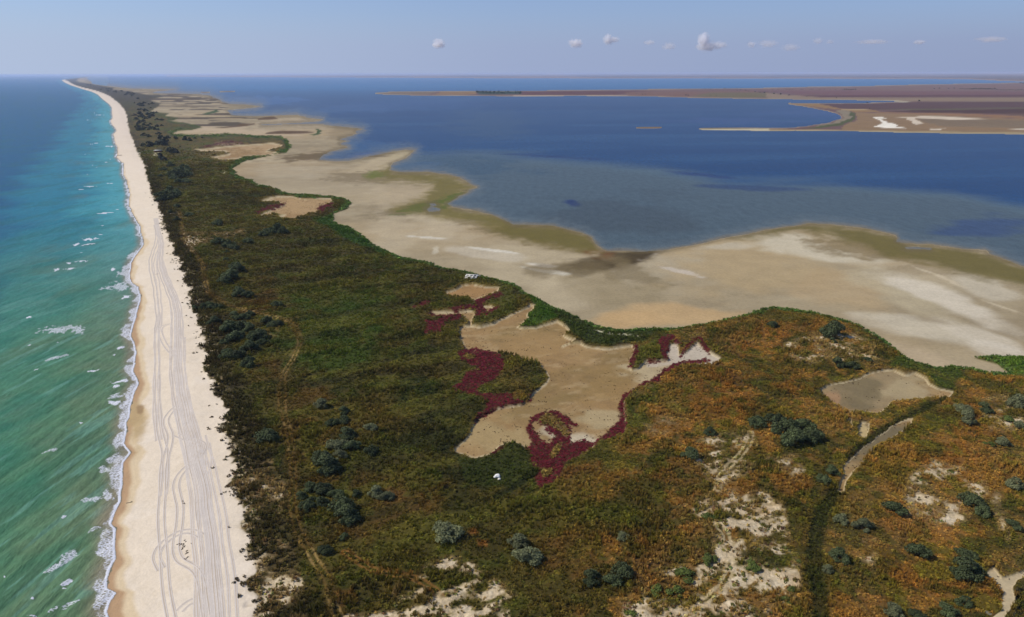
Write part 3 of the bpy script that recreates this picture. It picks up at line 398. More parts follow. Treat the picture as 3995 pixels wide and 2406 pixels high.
# far farmland
FC = np.zeros_like(CG); FC[:] = srgb((118, 88, 78)); over(ss(0, .6, fbm(X, Y, 500, 4, 91)) * .5, (142, 108, 84), FC)
for q, c in [(A3([(0,228),(800,218),(1300,203),(2464,182),(3400,172),(6000,160),(6000,250),(2464,262),(1400,252),(600,250),(0,250)]), (128, 98, 84)), (A2([(0,262),(900,256),(1500,262),(2000,262),(2464,262),(2464,275),(1100,282),(900,300),(100,300)]), (104, 66, 56)), (A2([(1080,270),(1500,262),(2300,258),(2464,290),(2464,330),(1700,318),(1100,303)]), (128, 92, 72)),
 (A3([(0,254),(700,252),(1400,258),(2464,264),(6000,262),(6000,300),(2464,292),(900,300),(300,290)]), (122, 84, 76)), (A3([(300,300),(900,300),(2464,292),(6000,295),(6000,322),(2464,318),(1000,322),(500,318)]), (100, 64, 56)), (A2([(1900,275),(2464,275),(2464,325),(1700,312)]), (116, 100, 62)), (A3([(-20,275),(200,298),(500,318),(1000,322),(2464,320),(6000,325),(6000,360),(2464,360),(1400,358),(900,345),(0,328)]), (148, 122, 92)),
 (A3([(430,382),(900,378),(1400,366),(2464,362),(6000,360),(6000,420),(2464,420),(1500,440),(1000,440),(700,425)]), (98, 70, 62)), (A3([(1000,440),(1500,432),(2464,420),(6000,422),(6000,432),(2464,428),(1800,440)]), (108, 98, 66)), (A3([(1400,445),(2464,430),(6000,432),(6000,480),(2464,475),(1900,475),(1100,460)]), (86, 58, 46)),
 (A3([(1000,462),(1900,476),(2464,500),(6000,510),(6000,530),(2464,525),(1700,495),(1200,475)]), (152, 112, 74)), (A3([(2200,478),(6000,480),(6000,510),(2464,505)]), (112, 84, 68)), (A3([(850,465),(1200,475),(1600,490),(2464,530),(6000,560),(6000,690),(2464,650),(1300,645),(700,630),(720,590),(860,540)]), (150, 118, 80)),
 (A3([(1400,510),(2100,530),(2464,545),(6000,570),(6000,640),(2464,620),(1700,600),(1500,560)]), (136, 112, 82)), (A3([(150,376),(500,380),(700,430),(1000,440),(1100,462),(850,465),(700,440),(500,415)]), (154, 118, 72)), (A3([(640,440),(780,450),(815,490),(790,530),(680,575),(450,608),(480,590),(640,560),(720,515),(720,485)]), (146, 128, 100)),
 (A3([(780,455),(850,475),(830,540),(700,590),(500,615),(340,622),(500,595),(700,560),(800,515)]), (90, 90, 50)), (A3([(0,622),(1300,640),(2464,655),(6000,690),(6000,740),(2464,668),(1200,652),(0,640)]), (176, 152, 108)), (A2([(1740,618),(2464,616),(2464,636),(1800,628)]), (206, 190, 150)), (A2([(1900,610),(2200,605),(2464,607),(2464,612),(2200,614),(1850,616)]), (112, 92, 56)),
 (A1([(2100,262),(2300,254),(2464,254),(2464,290),(2150,292)]), (52, 66, 46)), (A2([(0,258),(60,262),(95,280),(60,290),(0,290)]), (52, 66, 46)), (A1([(1070,280),(1300,266),(1500,264),(1720,262),(1740,272),(1650,288),(1550,293),(1300,288)]), (130, 108, 84)), (A1([(1760,262),(2100,260),(2120,290),(1900,296),(1700,294),(1760,275)]), (146, 112, 72)), (A2([(0,300),(600,297),(1100,300),(1100,305),(600,303),(0,310)]), (190, 160, 130)), (A2([(700,306),(880,307),(860,318),(760,316)]), (200, 170, 150)),
 (A3([(1050,348),(1250,350),(1390,357),(1300,364),(1180,360)]), (206, 192, 160)), (A3([(690,432),(1000,436),(900,442),(700,440)]), (190, 160, 110))]:
    over(ss(-1.5, 1.5, sdf(q, 12)), c, FC)
FC *= np.array([.80, .88, 1.05]); over(ss(-2.5, 2.5, np.maximum(s_farm, s_isl)), FC); over(ss(-2, 2, s_isl), (110, 84, 62))  # less red, bluer: distance haze put into the far land's colour
for q, c in SALT[2:6]: over(ss(-2, 2, sdf(q, 12)), c)
SH = np.zeros_like(CG); SH[:] = srgb((96, 88, 88)); over(ss(0, .5, fbm(X, Y, 1500, 4, 93)), (124, 104, 92), SH); over(ss(-.6, 1.2, s_shore) * ss(3.5, 1.5, s_shore), (140, 112, 96), SH)
over(ss(-1, 1, s_shore) + ss(-1, 1, s_bar), SH)
# water bodies
CW = np.zeros_like(CG); o = -off
CW[:] = srgb((4, 80, 112)); nw = fbm(X, Y, 60, 4, 101, 1, 0); farw = ss(260, 620, DEP)[:, None]  # farw: water bluer with distance, partly sky reflection put into the colour
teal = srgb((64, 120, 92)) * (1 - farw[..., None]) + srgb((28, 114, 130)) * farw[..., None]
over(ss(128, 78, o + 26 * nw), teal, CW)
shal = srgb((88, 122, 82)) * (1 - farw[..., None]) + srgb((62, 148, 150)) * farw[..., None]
over(ss(60, 22, o + 16 * fbm(X, Y, 24, 4, 102)) * .75, shal, CW)
over(ss(34, 2, o + 10 * fbm(X, Y, 10, 4, 103)) * .6, srgb((106, 118, 86)) * (1 - farw[..., None]) + srgb((84, 160, 158)) * farw[..., None], CW)
over(ss(.1, .6, fbm(X, Y, 13, 4, 104, 3.0, math.pi / 2 - .15)) * .32, (24, 92, 70), CW); over(ss(.15, .8, fbm(X, Y, 22, 4, 106, 2.0, math.pi / 2 - .15)) * .3 * ss(90, 40, o), (104, 110, 72), CW)
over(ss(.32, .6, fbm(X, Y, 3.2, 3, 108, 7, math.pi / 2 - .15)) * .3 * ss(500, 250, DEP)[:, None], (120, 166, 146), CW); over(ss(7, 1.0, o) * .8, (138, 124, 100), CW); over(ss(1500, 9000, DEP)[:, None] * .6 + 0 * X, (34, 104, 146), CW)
lag = (off > 0) | (s_spit < -1) & (U > 700)
lag = (U > 420 + 0 * U) & (X > np.interp(Y, vly, vlx))
LG = np.zeros_like(CG); LG[:] = srgb((22, 60, 98)); over(ss(0, .7, nD) * .4, (32, 70, 106), LG)
stk = fbm(X, Y, 90, 5, 107, 5, .12); over(ss(.1, .7, stk) * .4, (44, 80, 112), LG); over(ss(.1, .7, -stk) * .35, (16, 48, 86), LG)
s_deep = sdf(D([(900,366),(1150,360),(1300,372),(1450,384),(1600,402),(1750,428),(2000,434),(2300,455),(2464,490),(5000,700),(5000,1600),(900,1600)]), 50)
over(ss(-18, 38, s_deep + 16 * nA), (80, 96, 100), LG); over(ss(60, 0, 0 * s_deep + np.maximum(0, 48 - s_deep) * 2) * .35, (66, 72, 70), LG)
over(ss(-40, 0, s_deep) * ss(4, 0, s_deep) * 0, (0, 0, 0), LG)
for b in [(1180,300,110,36,(46,72,98),.8),(850,260,130,10,(48,80,118),.7),(1000,250,160,12,(40,76,118),.5),(900,372,60,8,(20,56,120),.7),(870,350,80,14,(50,84,116),.6),(2200,275,200,18,(40,66,108),.7),(1950,270,140,10,(46,72,112),.6),(1760,290,160,8,(46,70,112),.6),(1380,487,22,8,(24,40,84),.9,10),(1100,400,160,30,(54,76,88),.7),(1000,395,60,16,(60,84,104),.7),(1500,520,200,50,(66,74,74),.7),(2200,560,0.1,.1,(0,0,0),0),(1490,600,30,4,(22,30,90),.8),(1700,583,50,5,(40,56,96),.7),(2350,540,120,20,(48,66,100),.7),(1830,450,120,6,(26,46,86),.6,2),(1700,420,120,5,(24,44,90),.7,6),(2250,430,0.1,.1,(0,0,0),0),(1350,376,150,3,(22,44,86),.8,3),(640,240,120,10,(60,96,140),.6),(600,210,200,7,(40,90,136),.5)]:
    blob(*b[:4], b[4], b[5], b[6] if len(b) > 6 else 0, L=40, arr=LG)
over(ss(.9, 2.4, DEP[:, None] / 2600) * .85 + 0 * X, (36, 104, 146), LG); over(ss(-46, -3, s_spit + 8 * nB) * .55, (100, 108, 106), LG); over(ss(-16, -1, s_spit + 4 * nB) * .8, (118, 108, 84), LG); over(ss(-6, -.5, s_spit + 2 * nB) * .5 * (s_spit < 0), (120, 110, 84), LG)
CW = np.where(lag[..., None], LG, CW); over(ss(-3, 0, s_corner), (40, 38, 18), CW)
# foam
Ww = 3.5 + 2.3 * fbm(Y * 0, Y, 11, 4, 111) + .6 * fbm(Y * 0, Y, 2.5, 2, 112); FO = ss(Ww + .9, Ww - .9, o) * ss(-.5, .1, o) * .62 * (1 - .35 * ss(.0, .8, fbm(X, Y, 6, 3, 113)))
FO = np.maximum(FO, ss(1.0, .2, o) * ss(-.5, 0, o) * .9); FO = FO * ss(7000, 1500, DEP)[:, None]
for fn, lst in ((B0, [(570,478,32,14,-20),(662,425,20,9,0),(690,472,50,9,-6),(770,410,50,9,-4),(860,192,85,12,-5),(740,242,30,12,-20),(855,243,60,10,-8),(970,70,18,5,0),(930,147,45,5,0),(795,322,16,5,0),(1085,482,35,14,-10),(1180,520,80,30,-10),(1170,640,110,44,0),(1030,652,90,14,-8),(1190,750,45,14,-10),(325,928,25,9,-20),(740,1070,70,45,-20),(560,1055,190,34,-4),(275,1153,18,6,0),(280,1203,18,8,0),(545,1178,14,5,-20),(530,1325,110,18,-18),(1155,1225,55,14,-15),(1097,1302,14,9,0),(350,1440,22,10,-20)]),
 (C0, [(870,108,85,10,-12),(1110,245,35,15,-20),(1140,200,80,12,-8),(1130,330,90,24,-10),(1100,400,60,20,0),(755,590,15,12,0),(900,1320,150,22,-5),(1050,1270,60,50,0),(460,860,110,18,-15),(1030,1040,80,30,0)]),
 (D0, [(620,490,50,15,-30),(640,900,120,46,-35),(450,1020,130,32,-25),(640,1130,60,20,-30),(620,1180,20,8,0),(290,1270,25,12,-20),(640,1340,80,20,-20),(480,1400,80,20,-30),(280,1465,60,12,0),(890,610,80,22,-30),(10,1080,12,10,0)]),
 (A0, [(870,760,20,4,0),(920,755,30,3,0),(820,863,45,4,0),(1040,907,12,4,0),(935,982,22,5,0),(885,970,10,3,0),(860,1168,60,7,-5),(800,1195,25,4,0),(1010,1420,90,7,-5),(1130,1382,18,5,0),(1060,1132,35,3,0),(1050,785,45,7,0),(830,1052,8,3,0),(895,632,10,3,0),(1040,938,25,3,0),(900,470,10,3,0),(960,482,60,2,0),(860,530,40,2,0)])):
    for cx, cy, rx, ry, an in lst:
        (qx, qy), = fn([(cx, cy)])
        sl_, m = blob(qx, qy, rx / 2.464 * 1.15, max(ry / 2.464, 1.6) * 1.15, None, 1, an, 1.6, .6, d=False)
        big = rx * ry > 1200; FO[sl_] = np.maximum(FO[sl_], m * (.60 if big else .74))
FO = FO * (o > -.6) * (~lag)
LF = ss(-2.2, -.3, s_spit) * ss(.8, 0, s_spit) * lag * .0; FO = FO + LF
KG, KW = 0.80, 0.92
warm = (m_scrub * (1 - m_pond) * (1 - OPEN))[..., None]; CG *= (1 - warm) * np.array([.91, .875, .755]) + warm * np.array([.8, .76, .52])
# ---------------------------------------------------------------- node helpers
def N(t, ty, **k):
    n = t.nodes.new(ty)
    for a, v in k.items():
        if a in n.inputs: n.inputs[a].default_value = v
        else: setattr(n, a, v)
    return n
def mat(name):
    m = bpy.data.materials.new(name); m.use_nodes = True; t = m.node_tree; t.nodes.clear()
    o = N(t, 'ShaderNodeOutputMaterial'); b = N(t, 'ShaderNodeBsdfPrincipled'); t.links.new(b.outputs[0], o.inputs[0]); return m, t, b, o
def mathn(t, op, a, b=None, c=None, clamp=False):
    n = t.nodes.new('ShaderNodeMath'); n.operation = op; n.use_clamp = clamp
    for i, v in enumerate((a, b, c)):
        if v is None: continue
        if isinstance(v, (int, float)): n.inputs[i].default_value = v
        else: t.links.new(v, n.inputs[i])
    return n.outputs[0]
def noise(t, scale, detail=3, rough=.55, vec=None):
    n = N(t, 'ShaderNodeTexNoise'); n.inputs['Scale'].default_value = scale; n.inputs['Detail'].default_value = detail; n.inputs['Roughness'].default_value = rough
    if vec is not None: t.links.new(vec, n.inputs['Vector'])
    return n.outputs[0]
def mixc(t, f, a, b, mode='MIX'):
    n = t.nodes.new('ShaderNodeMix'); n.data_type = 'RGBA'; n.blend_type = mode
    for s, v in ((0, f), (6, a), (7, b)):
        if isinstance(v, (int, float)): n.inputs[s].default_value = v
        elif isinstance(v, tuple): n.inputs[s].default_value = v
        else: t.links.new(v, n.inputs[s])
    return n.outputs[2]
def ground_material(name, grain, bump, rough=.95, lo=.78, hi=1.2):
    m, t, b, o = mat(name); g = N(t, 'ShaderNodeNewGeometry').outputs['Position']; c = N(t, 'ShaderNodeVertexColor', layer_name='ground_colour').outputs[0]
    n1_ = noise(t, grain, 4, .65, g); n2_ = noise(t, grain * .13, 4, .6, g)
    s = mathn(t, 'ADD', mathn(t, 'MULTIPLY', n1_, .6), mathn(t, 'MULTIPLY', n2_, .4))
    r = N(t, 'ShaderNodeMapRange'); t.links.new(s, r.inputs[0]); r.inputs[1].default_value = .32; r.inputs[2].default_value = .68; r.inputs[3].default_value = lo; r.inputs[4].default_value = hi
    cc = mixc(t, 1.0, c, r.outputs[0], 'MULTIPLY'); t.links.new(cc, b.inputs['Base Color']); b.inputs['Roughness'].default_value = rough; b.inputs['Specular IOR Level'].default_value = .15
    bu = N(t, 'ShaderNodeBump'); bu.inputs['Strength'].default_value = 1; bu.inputs['Distance'].default_value = bump; t.links.new(n1_, bu.inputs['Height']); t.links.new(bu.outputs[0], b.inputs['Normal']); return m
M_sand = ground_material('beach_sand', 1.6, .10, lo=.9, hi=1.09); M_mud = ground_material('salt_flat_mud', .6, .10, lo=.82, hi=1.15); M_scrub = ground_material('scrub_soil', 1.3, .5, lo=.62, hi=1.35); M_pond = ground_material('dry_pond_mud', 1.4, .10, lo=.8, hi=1.16); M_field = ground_material('field_soil', .05, .4, lo=.85, hi=1.15)
def colour_attr(me, name, cols):
    a = me.color_attributes.new(name, 'FLOAT_COLOR', 'POINT'); buf = np.ones((len(cols), 4), np.float32); buf[:, :3] = cols; a.data.foreach_set('color', buf.ravel())
def float_attr(me, name, v):
    a = me.attributes.new(name, 'FLOAT', 'POINT'); a.data.foreach_set('value', np.asarray(v, np.float32))
def mesh_from(name, co, faces, mats, smooth=True):
    me = bpy.data.meshes.new(name); co = np.asarray(co, np.float32); faces = np.asarray(faces, np.int32); k = faces.shape[1]
    me.vertices.add(len(co)); me.vertices.foreach_set('co', co.ravel()); me.loops.add(faces.size); me.loops.foreach_set('vertex_index', faces.ravel())
    me.polygons.add(len(faces)); me.polygons.foreach_set('loop_start', np.arange(0, faces.size, k, dtype=np.int32))
    me.update(calc_edges=True)
    if smooth: me.shade_smooth()
    for m in mats: me.materials.append(m)
    me.validate(); return me
def link(name, me, parent=None, **props):
    o = bpy.data.objects.new(name, me); C.objects.link(o)
    if parent: o.parent = parent
    for a, b in props.items(): o[a] = b
    return o
idx = np.arange(R_ * C_).reshape(R_, C_); QI = np.stack([idx[:-1, :-1], idx[:-1, 1:], idx[1:, 1:], idx[1:, :-1]], -1)
qmin = lambda G: np.minimum(np.minimum(G[:-1, :-1], G[:-1, 1:]), np.minimum(G[1:, 1:], G[1:, :-1])); qmax = lambda G: -qmin(-G); qc = lambda G: (G[:-1, :-1] + G[:-1, 1:] + G[1:, 1:] + G[1:, :-1]) / 4
def sheet(name, sel, ZZ, cols, m, extra=None, attr='ground_colour', **props):
    q = QI[sel]
    if len(q) == 0: return None
    used, inv = np.unique(q.ravel(), return_inverse=True)
    co = np.stack([X.ravel()[used], Y.ravel()[used], ZZ.ravel()[used]], -1)
    me = mesh_from(name, co, inv.reshape(-1, 4), [m]); colour_attr(me, attr, cols.reshape(-1, 3)[used])
    for a, G in (extra or {}).items(): float_attr(me, a, G.ravel()[used])
    return link(name, me, **props)
landq = qmax(Z) > -.35
cp = qc(s_pond) > 0; cb = (qc(veg) < 0) & (qc(s_scrub) > -3); cs = (qc(s_scrub) > 0) & ~cb; cf = qc(inland_far) > -3; cc_ = qc(s_corner) > -2
kinds = np.where(cf, 4, np.where(cb, 1, np.where(cp & cs, 3, np.where(cs, 2, 0))))
pond_ix = np.argmax(np.stack([qc(p) for p in ponds]), 0)
sheet('beach', landq & (kinds == 1), Z, CG, M_sand, kind='structure')
sheet('scrubland', landq & (kinds == 2), Z, CG, M_scrub, kind='structure')
sheet('salt_flat', landq & (kinds == 0), Z, CG, M_mud, kind='structure')
sheet('farmland', landq & (kinds == 4), Z, CG, M_field, kind='structure')
for nm, ids in (('dry_pond', (0, 1)), ('dry_pond', (2, 3)), ('dry_pond', (4,)), ('dry_pond', (9,)), ('dry_pond', (10,)), ('sand_pan', (5, 6)), ('dry_ditch', (7,)), ('pond_bank', (8,))):
    sheet(nm, landq & (kinds == 3) & np.isin(pond_ix, ids), Z, CG, M_pond, kind='structure')
# ---------------------------------------------------------------- water
def water_material(name, wave_scale, bump_d, rough, foam):
    m, t, b, o = mat(name); g = N(t, 'ShaderNodeNewGeometry').outputs['Position']; c = N(t, 'ShaderNodeVertexColor', layer_name='water_colour').outputs[0]
    mp_ = N(t, 'ShaderNodeMapping'); mp_.inputs['Rotation'].default_value = (0, 0, .15); mp_.inputs['Scale'].default_value = (1, .4, 1); t.links.new(g, mp_.inputs[0])
    w1 = noise(t, wave_scale, 5, .62, mp_.outputs[0]); w2 = noise(t, wave_scale * .22, 3, .5, mp_.outputs[0])
    h = mathn(t, 'ADD', w1, mathn(t, 'MULTIPLY', w2, 1.6)); bu = N(t, 'ShaderNodeBump'); bu.inputs['Distance'].default_value = bump_d; t.links.new(h, bu.inputs['Height']); bu.inputs['Strength'].default_value = 1
    r = N(t, 'ShaderNodeMapRange'); t.links.new(mathn(t, 'ADD', mathn(t, 'MULTIPLY', w1, .6), mathn(t, 'MULTIPLY', w2, .4)), r.inputs[0]); r.inputs[1].default_value = .35; r.inputs[2].default_value = .65; r.inputs[3].default_value = .8; r.inputs[4].default_value = 1.22
    col = mixc(t, 1.0, c, r.outputs[0], 'MULTIPLY'); b.inputs['IOR'].default_value = 1.33; b.inputs['Roughness'].default_value = rough; b.inputs['Specular IOR Level'].default_value = .26
    if foam:
        fa = N(t, 'ShaderNodeAttribute', attribute_name='foam').outputs['Fac']; mq = N(t, 'ShaderNodeMapping'); mq.inputs['Scale'].default_value = (.75, 1.6, 1); mq.inputs['Rotation'].default_value = (0, 0, -.35); t.links.new(g, mq.inputs[0])
        f1 = noise(t, 3.2, 4, .7, mq.outputs[0]); vo = N(t, 'ShaderNodeTexVoronoi'); vo.feature = 'DISTANCE_TO_EDGE'; vo.inputs['Scale'].default_value = 1.3; t.links.new(mq.outputs[0], vo.inputs['Vector'])
        lace = mathn(t, 'SUBTRACT', 1.0, mathn(t, 'MULTIPLY', vo.outputs[0], 3.0), clamp=True)
        v = mathn(t, 'ADD', mathn(t, 'MULTIPLY', f1, .75), mathn(t, 'MULTIPLY', lace, .25)); q = mathn(t, 'SUBTRACT', mathn(t, 'ADD', fa, v), 1.0)
        ff = N(t, 'ShaderNodeMapRange'); ff.interpolation_type = 'SMOOTHSTEP'; t.links.new(q, ff.inputs[0]); ff.inputs[1].default_value = -.02; ff.inputs[2].default_value = .26
        col = mixc(t, ff.outputs[0], col, (.62, .62, .64, 1))
    # a wind-roughened surface: much weaker mirror at grazing angles than still water
    df = N(t, 'ShaderNodeBsdfDiffuse'); t.links.new(col, df.inputs['Color']); t.links.new(bu.outputs[0], df.inputs['Normal']); gl = N(t, 'ShaderNodeBsdfGlossy'); gl.inputs['Roughness'].default_value = rough; t.links.new(bu.outputs[0], gl.inputs['Normal'])
    fr = N(t, 'ShaderNodeFresnel', IOR=1.33); t.links.new(bu.outputs[0], fr.inputs['Normal']); fk = mathn(t, 'MULTIPLY', fr.outputs[0], .38, clamp=True)
    if foam: fk = mathn(t, 'MULTIPLY', fk, mathn(t, 'SUBTRACT', 1.0, ff.outputs[0]))
    ms = N(t, 'ShaderNodeMixShader'); t.links.new(fk, ms.inputs[0]); t.links.new(df.outputs[0], ms.inputs[1]); t.links.new(gl.outputs[0], ms.inputs[2]); t.links.new(ms.outputs[0], o.inputs[0]); t.nodes.remove(b); return m
M_sea = water_material('sea_water', 1.1, .35, .22, True); M_lag = water_material('lagoon_water', .9, .16, .25, False); M_cor = water_material('pond_water', 1.5, .02, .1, False)
waterq = qmin(Z) < .06
lagq = lag[:-1, :-1]
th = X * .988 - Y * .156 + 1.6 * n1 + 2.5 * fbm(X, Y, 40, 2, 121); k_ = 2 * math.pi / 5.2
am = (.13 + .07 * fbm(X, Y, 20, 3, 122)) * ss(420, 200, DEP)[:, None] * ss(-1, 7, o)
ZW = am * (np.sin(th * k_) + .35 * np.sin(th * k_ * 2 + 1)) + .22 * fbm(X, Y, 16, 4, 123, 2.5, math.pi / 2 - .2) * ss(1200, 300, DEP)[:, None] * ss(0, 12, o) + .10 * ss(.2, .9, FO)
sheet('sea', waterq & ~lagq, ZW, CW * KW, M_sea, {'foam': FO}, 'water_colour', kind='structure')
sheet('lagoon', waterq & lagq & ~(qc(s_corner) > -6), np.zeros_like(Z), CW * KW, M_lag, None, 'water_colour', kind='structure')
sheet('pond_water', waterq & (qc(s_corner) > -6), np.zeros_like(Z) - .05, CW * KW, M_cor, None, 'water_colour', kind='structure')
# ---------------------------------------------------------------- low growth: hundreds of thousands of small plants, nobody could count them
def zat(x, y): return samp(Z, np.asarray(x, float), np.asarray(y, float))
def leaf_material(name, attr, kind, rough=.8, trans=.25, vary=True):
    m, t, b, o = mat(name); a = N(t, 'ShaderNodeAttribute', attribute_name=attr); a.attribute_type = kind; col = a.outputs['Color']
    if vary:
        v = N(t, 'ShaderNodeAttribute', attribute_name='leaf_var').outputs['Fac']; col = mixc(t, 1.0, col, v, 'MULTIPLY')
    t.links.new(col, b.inputs['Base Color']); b.inputs['Roughness'].default_value = rough; b.inputs['Specular IOR Level'].default_value = .2
    tr = N(t, 'ShaderNodeBsdfTranslucent'); t.links.new(col, tr.inputs['Color']); mxs = N(t, 'ShaderNodeMixShader'); mxs.inputs[0].default_value = trans
    t.links.new(b.outputs[0], mxs.inputs[1]); t.links.new(tr.outputs[0], mxs.inputs[2]); t.links.new(mxs.outputs[0], o.inputs[0]); return m
M_tuft = leaf_material('low_plants', 'tint', 'INSTANCER')
def tuft_mesh(name, kind, seed):
    r = np.random.default_rng(seed); co = []; fa = []; lv = []
    if kind == 'grass':
        for k in range(13):
            a = r.uniform(0, 6.283); d = r.uniform(0, .32); x, y = d * math.cos(a), d * math.sin(a); h = r.uniform(.6, 1.1); w = r.uniform(.07, .14); l = r.uniform(.1, .4); b = r.uniform(0, 3.14)
            dx, dy = w * math.cos(b), w * math.sin(b); i = len(co); tx, ty = x + l * math.cos(a), y + l * math.sin(a)
            co += [(x - dx, y - dy, -.1), (x + dx, y + dy, -.1), (tx + dx * .5, ty + dy * .5, h), (tx - dx * .5, ty - dy * .5, h)]; fa.append((i, i + 1, i + 2, i + 3)); v = r.uniform(.75, 1.25); lv += [v * .7, v * .7, v * 1.15, v * 1.15]
    else:
        for k in range(22):
            a = r.uniform(0, 6.283); e = r.uniform(.1, 1.5); R = r.uniform(.6, 1); p = np.array([.5 * R * math.cos(a) * math.cos(e), .5 * R * math.sin(a) * math.cos(e), .75 * R * math.sin(e) + .05])
            n = p / np.linalg.norm(p) + r.normal(0, .5, 3); n /= np.linalg.norm(n); u_ = np.cross(n, r.normal(0, 1, 3)); u_ /= np.linalg.norm(u_); w_ = np.cross(n, u_); s = r.uniform(.09, .17); i = len(co)
            for q in ((-1, -1), (1, -.7), (.8, 1), (-.9, .8)): co.append(tuple(p + s * (q[0] * u_ + q[1] * w_)))
            fa.append((i, i + 1, i + 2, i + 3)); v = r.uniform(.8, 1.2) * (.6 + .5 * R); lv += [v] * 4
    me = mesh_from(name, co, fa, [M_tuft], smooth=False); float_attr(me, 'leaf_var', lv); return me
tc_ = bpy.data.collections.new('plant_kinds')
for i in range(3): tc_.objects.link(bpy.data.objects.new('plant_a%d' % i, tuft_mesh('plant_a%d' % i, 'grass', 50 + i)))
for i in range(3): tc_.objects.link(bpy.data.objects.new('plant_b%d' % i, tuft_mesh('plant_b%d' % i, 'shrub', 60 + i)))
def gn_tree():
    g = bpy.data.node_groups.new('scatter', 'GeometryNodeTree'); g.interface.new_socket('Geometry', in_out='INPUT', socket_type='NodeSocketGeometry'); g.interface.new_socket('Geometry', in_out='OUTPUT', socket_type='NodeSocketGeometry')
    gi = g.nodes.new('NodeGroupInput'); go = g.nodes.new('NodeGroupOutput'); ip = g.nodes.new('GeometryNodeInstanceOnPoints'); ci = g.nodes.new('GeometryNodeCollectionInfo'); ci.inputs['Collection'].default_value = tc_; ci.inputs['Separate Children'].default_value = True; ci.inputs['Reset Children'].default_value = True
    def at(n, ty):
        a = g.nodes.new('GeometryNodeInputNamedAttribute'); a.data_type = ty; a.inputs['Name'].default_value = n; return a.outputs[0]
    g.links.new(gi.outputs[0], ip.inputs['Points']); g.links.new(ci.outputs[0], ip.inputs['Instance']); ip.inputs['Pick Instance'].default_value = True
    g.links.new(at('pick', 'INT'), ip.inputs['Instance Index']); g.links.new(at('turn', 'FLOAT_VECTOR'), ip.inputs['Rotation']); g.links.new(at('size', 'FLOAT_VECTOR'), ip.inputs['Scale'])
    g.links.new(ip.outputs[0], go.inputs[0]); return g
GN = gn_tree()
def scatter(name, x, y, size, h, tint, grass_share, label=None):
    n = len(x); z = zat(x, y) - .03
    me = bpy.data.meshes.new(name); me.vertices.add(n); me.vertices.foreach_set('co', np.stack([x, y, z], -1).astype(np.float32).ravel())
    a = me.attributes.new('tint', 'FLOAT_COLOR', 'POINT'); buf = np.ones((n, 4), np.float32); buf[:, :3] = tint; a.data.foreach_set('color', buf.ravel())
    a = me.attributes.new('turn', 'FLOAT_VECTOR', 'POINT'); t = np.zeros((n, 3), np.float32); t[:, 2] = RNG.uniform(0, 6.28, n); t[:, :2] = RNG.normal(0, .12, (n, 2)); a.data.foreach_set('vector', t.ravel())
    a = me.attributes.new('size', 'FLOAT_VECTOR', 'POINT'); a.data.foreach_set('vector', np.stack([size, size, h], -1).astype(np.float32).ravel())
    a = me.attributes.new('pick', 'INT', 'POINT'); a.data.foreach_set('value', (RNG.integers(0, 3, n) + np.where(RNG.random(n) < grass_share, 0, 3)).astype(np.int32))
    o = link(name, me, kind='stuff'); md = o.modifiers.new('scatter', 'NODES'); md.node_group = GN; me.materials.append(M_tuft); return o
AR = np.abs(np.gradient(X, axis=1) * np.gradient(Y, axis=0))
infr = ((U0 > -160) & (U0 < W + 160) & (V0 < HH + 220))
def pick(dens):
    lam = dens * AR * infr; k = RNG.poisson(np.minimum(lam, 6)); i, j = np.nonzero(k); rep = k[i, j]; i = np.repeat(i, rep); j = np.repeat(j, rep)
    a = RNG.random(len(i)); b = RNG.random(len(i)); i = np.minimum(i, R_ - 2); j = np.minimum(j, C_ - 2)
    x = X[i, j] * (1 - b) + X[i, j + 1] * b; x2 = X[i + 1, j] * (1 - b) + X[i + 1, j + 1] * b
    return x * (1 - a) + x2 * a, Y[i, j] * (1 - a) + Y[i + 1, j] * a
def vary(c, s=.3, hue=.08):
    n = len(c); v = np.exp(RNG.normal(0, s, (n, 1))); w = np.exp(RNG.normal(0, hue, (n, 3))); return np.clip(c * v * w, .002, .8)
Dp = np.repeat(DEP[:, None], C_, 1); sz = .42 + Dp / 440
vegm = ss(0, 3, s_scrub) * ss(-.2, .8, veg) * ss(0, -2.5, s_pond); bare = np.clip(m_pond + OPEN * .93 + m_t * .9 + m_pur, 0, 1)
lim = ss(1150, 700, Dp)
x, y = pick(1.35 / sz ** 2 * vegm * (1 - bare) * lim * (.55 + .45 * ss(-.4, .3, nC)))
s = .44 + (y * .94 + 36) / 440; c = samp(CS0, x, y) * np.array([1.74, 1.70, .93]) * (1 + .12 * samp(EAST * np.ones_like(X), x, y)[:, None]); hh = samp(ss(20, 5, veg) * .35 + .55 * ss(.05, .6, nB) + .3 * ss(.1, .6, hum), x, y)
scatter('scrub_growth', x, y, s * RNG.uniform(.7, 1.4, len(x)), (.38 + hh) * RNG.uniform(.6, 1.4, len(x)) * np.sqrt(s / .8), vary(c, .13, .05), .7)
x, y = pick(1.5 / sz ** 2 * vegm * ss(.05, .4, OPEN - m_t * .7) * ss(.0, .55, fbm(X, Y, 2.8, 3, 151) + .35 * fbm(X, Y, 1.1, 2, 152))  * (1 - m_pond) * lim)
pal = srgb((96, 88, 36)) * 1.3; c = np.repeat(pal[None], len(x), 0); k = RNG.random(len(x)); c[k > .6] = srgb((104, 78, 50)) * 1.3; c[k > .85] = srgb((98, 104, 50)) * 1.2
scatter('sand_tufts', x, y, RNG.uniform(.5, 1.1, len(x)) * (.8 + y / 700), RNG.uniform(.25, .7, len(x)), vary(c, .3), .35)
bt = ss(-7, -.5, veg) * (veg < .3) * (off > 12) * (s_scrub > 0) * ss(-.1, .9, fbm(X, Y, 2.6, 3, 131)) ** 2 * ss(800, 500, Dp)
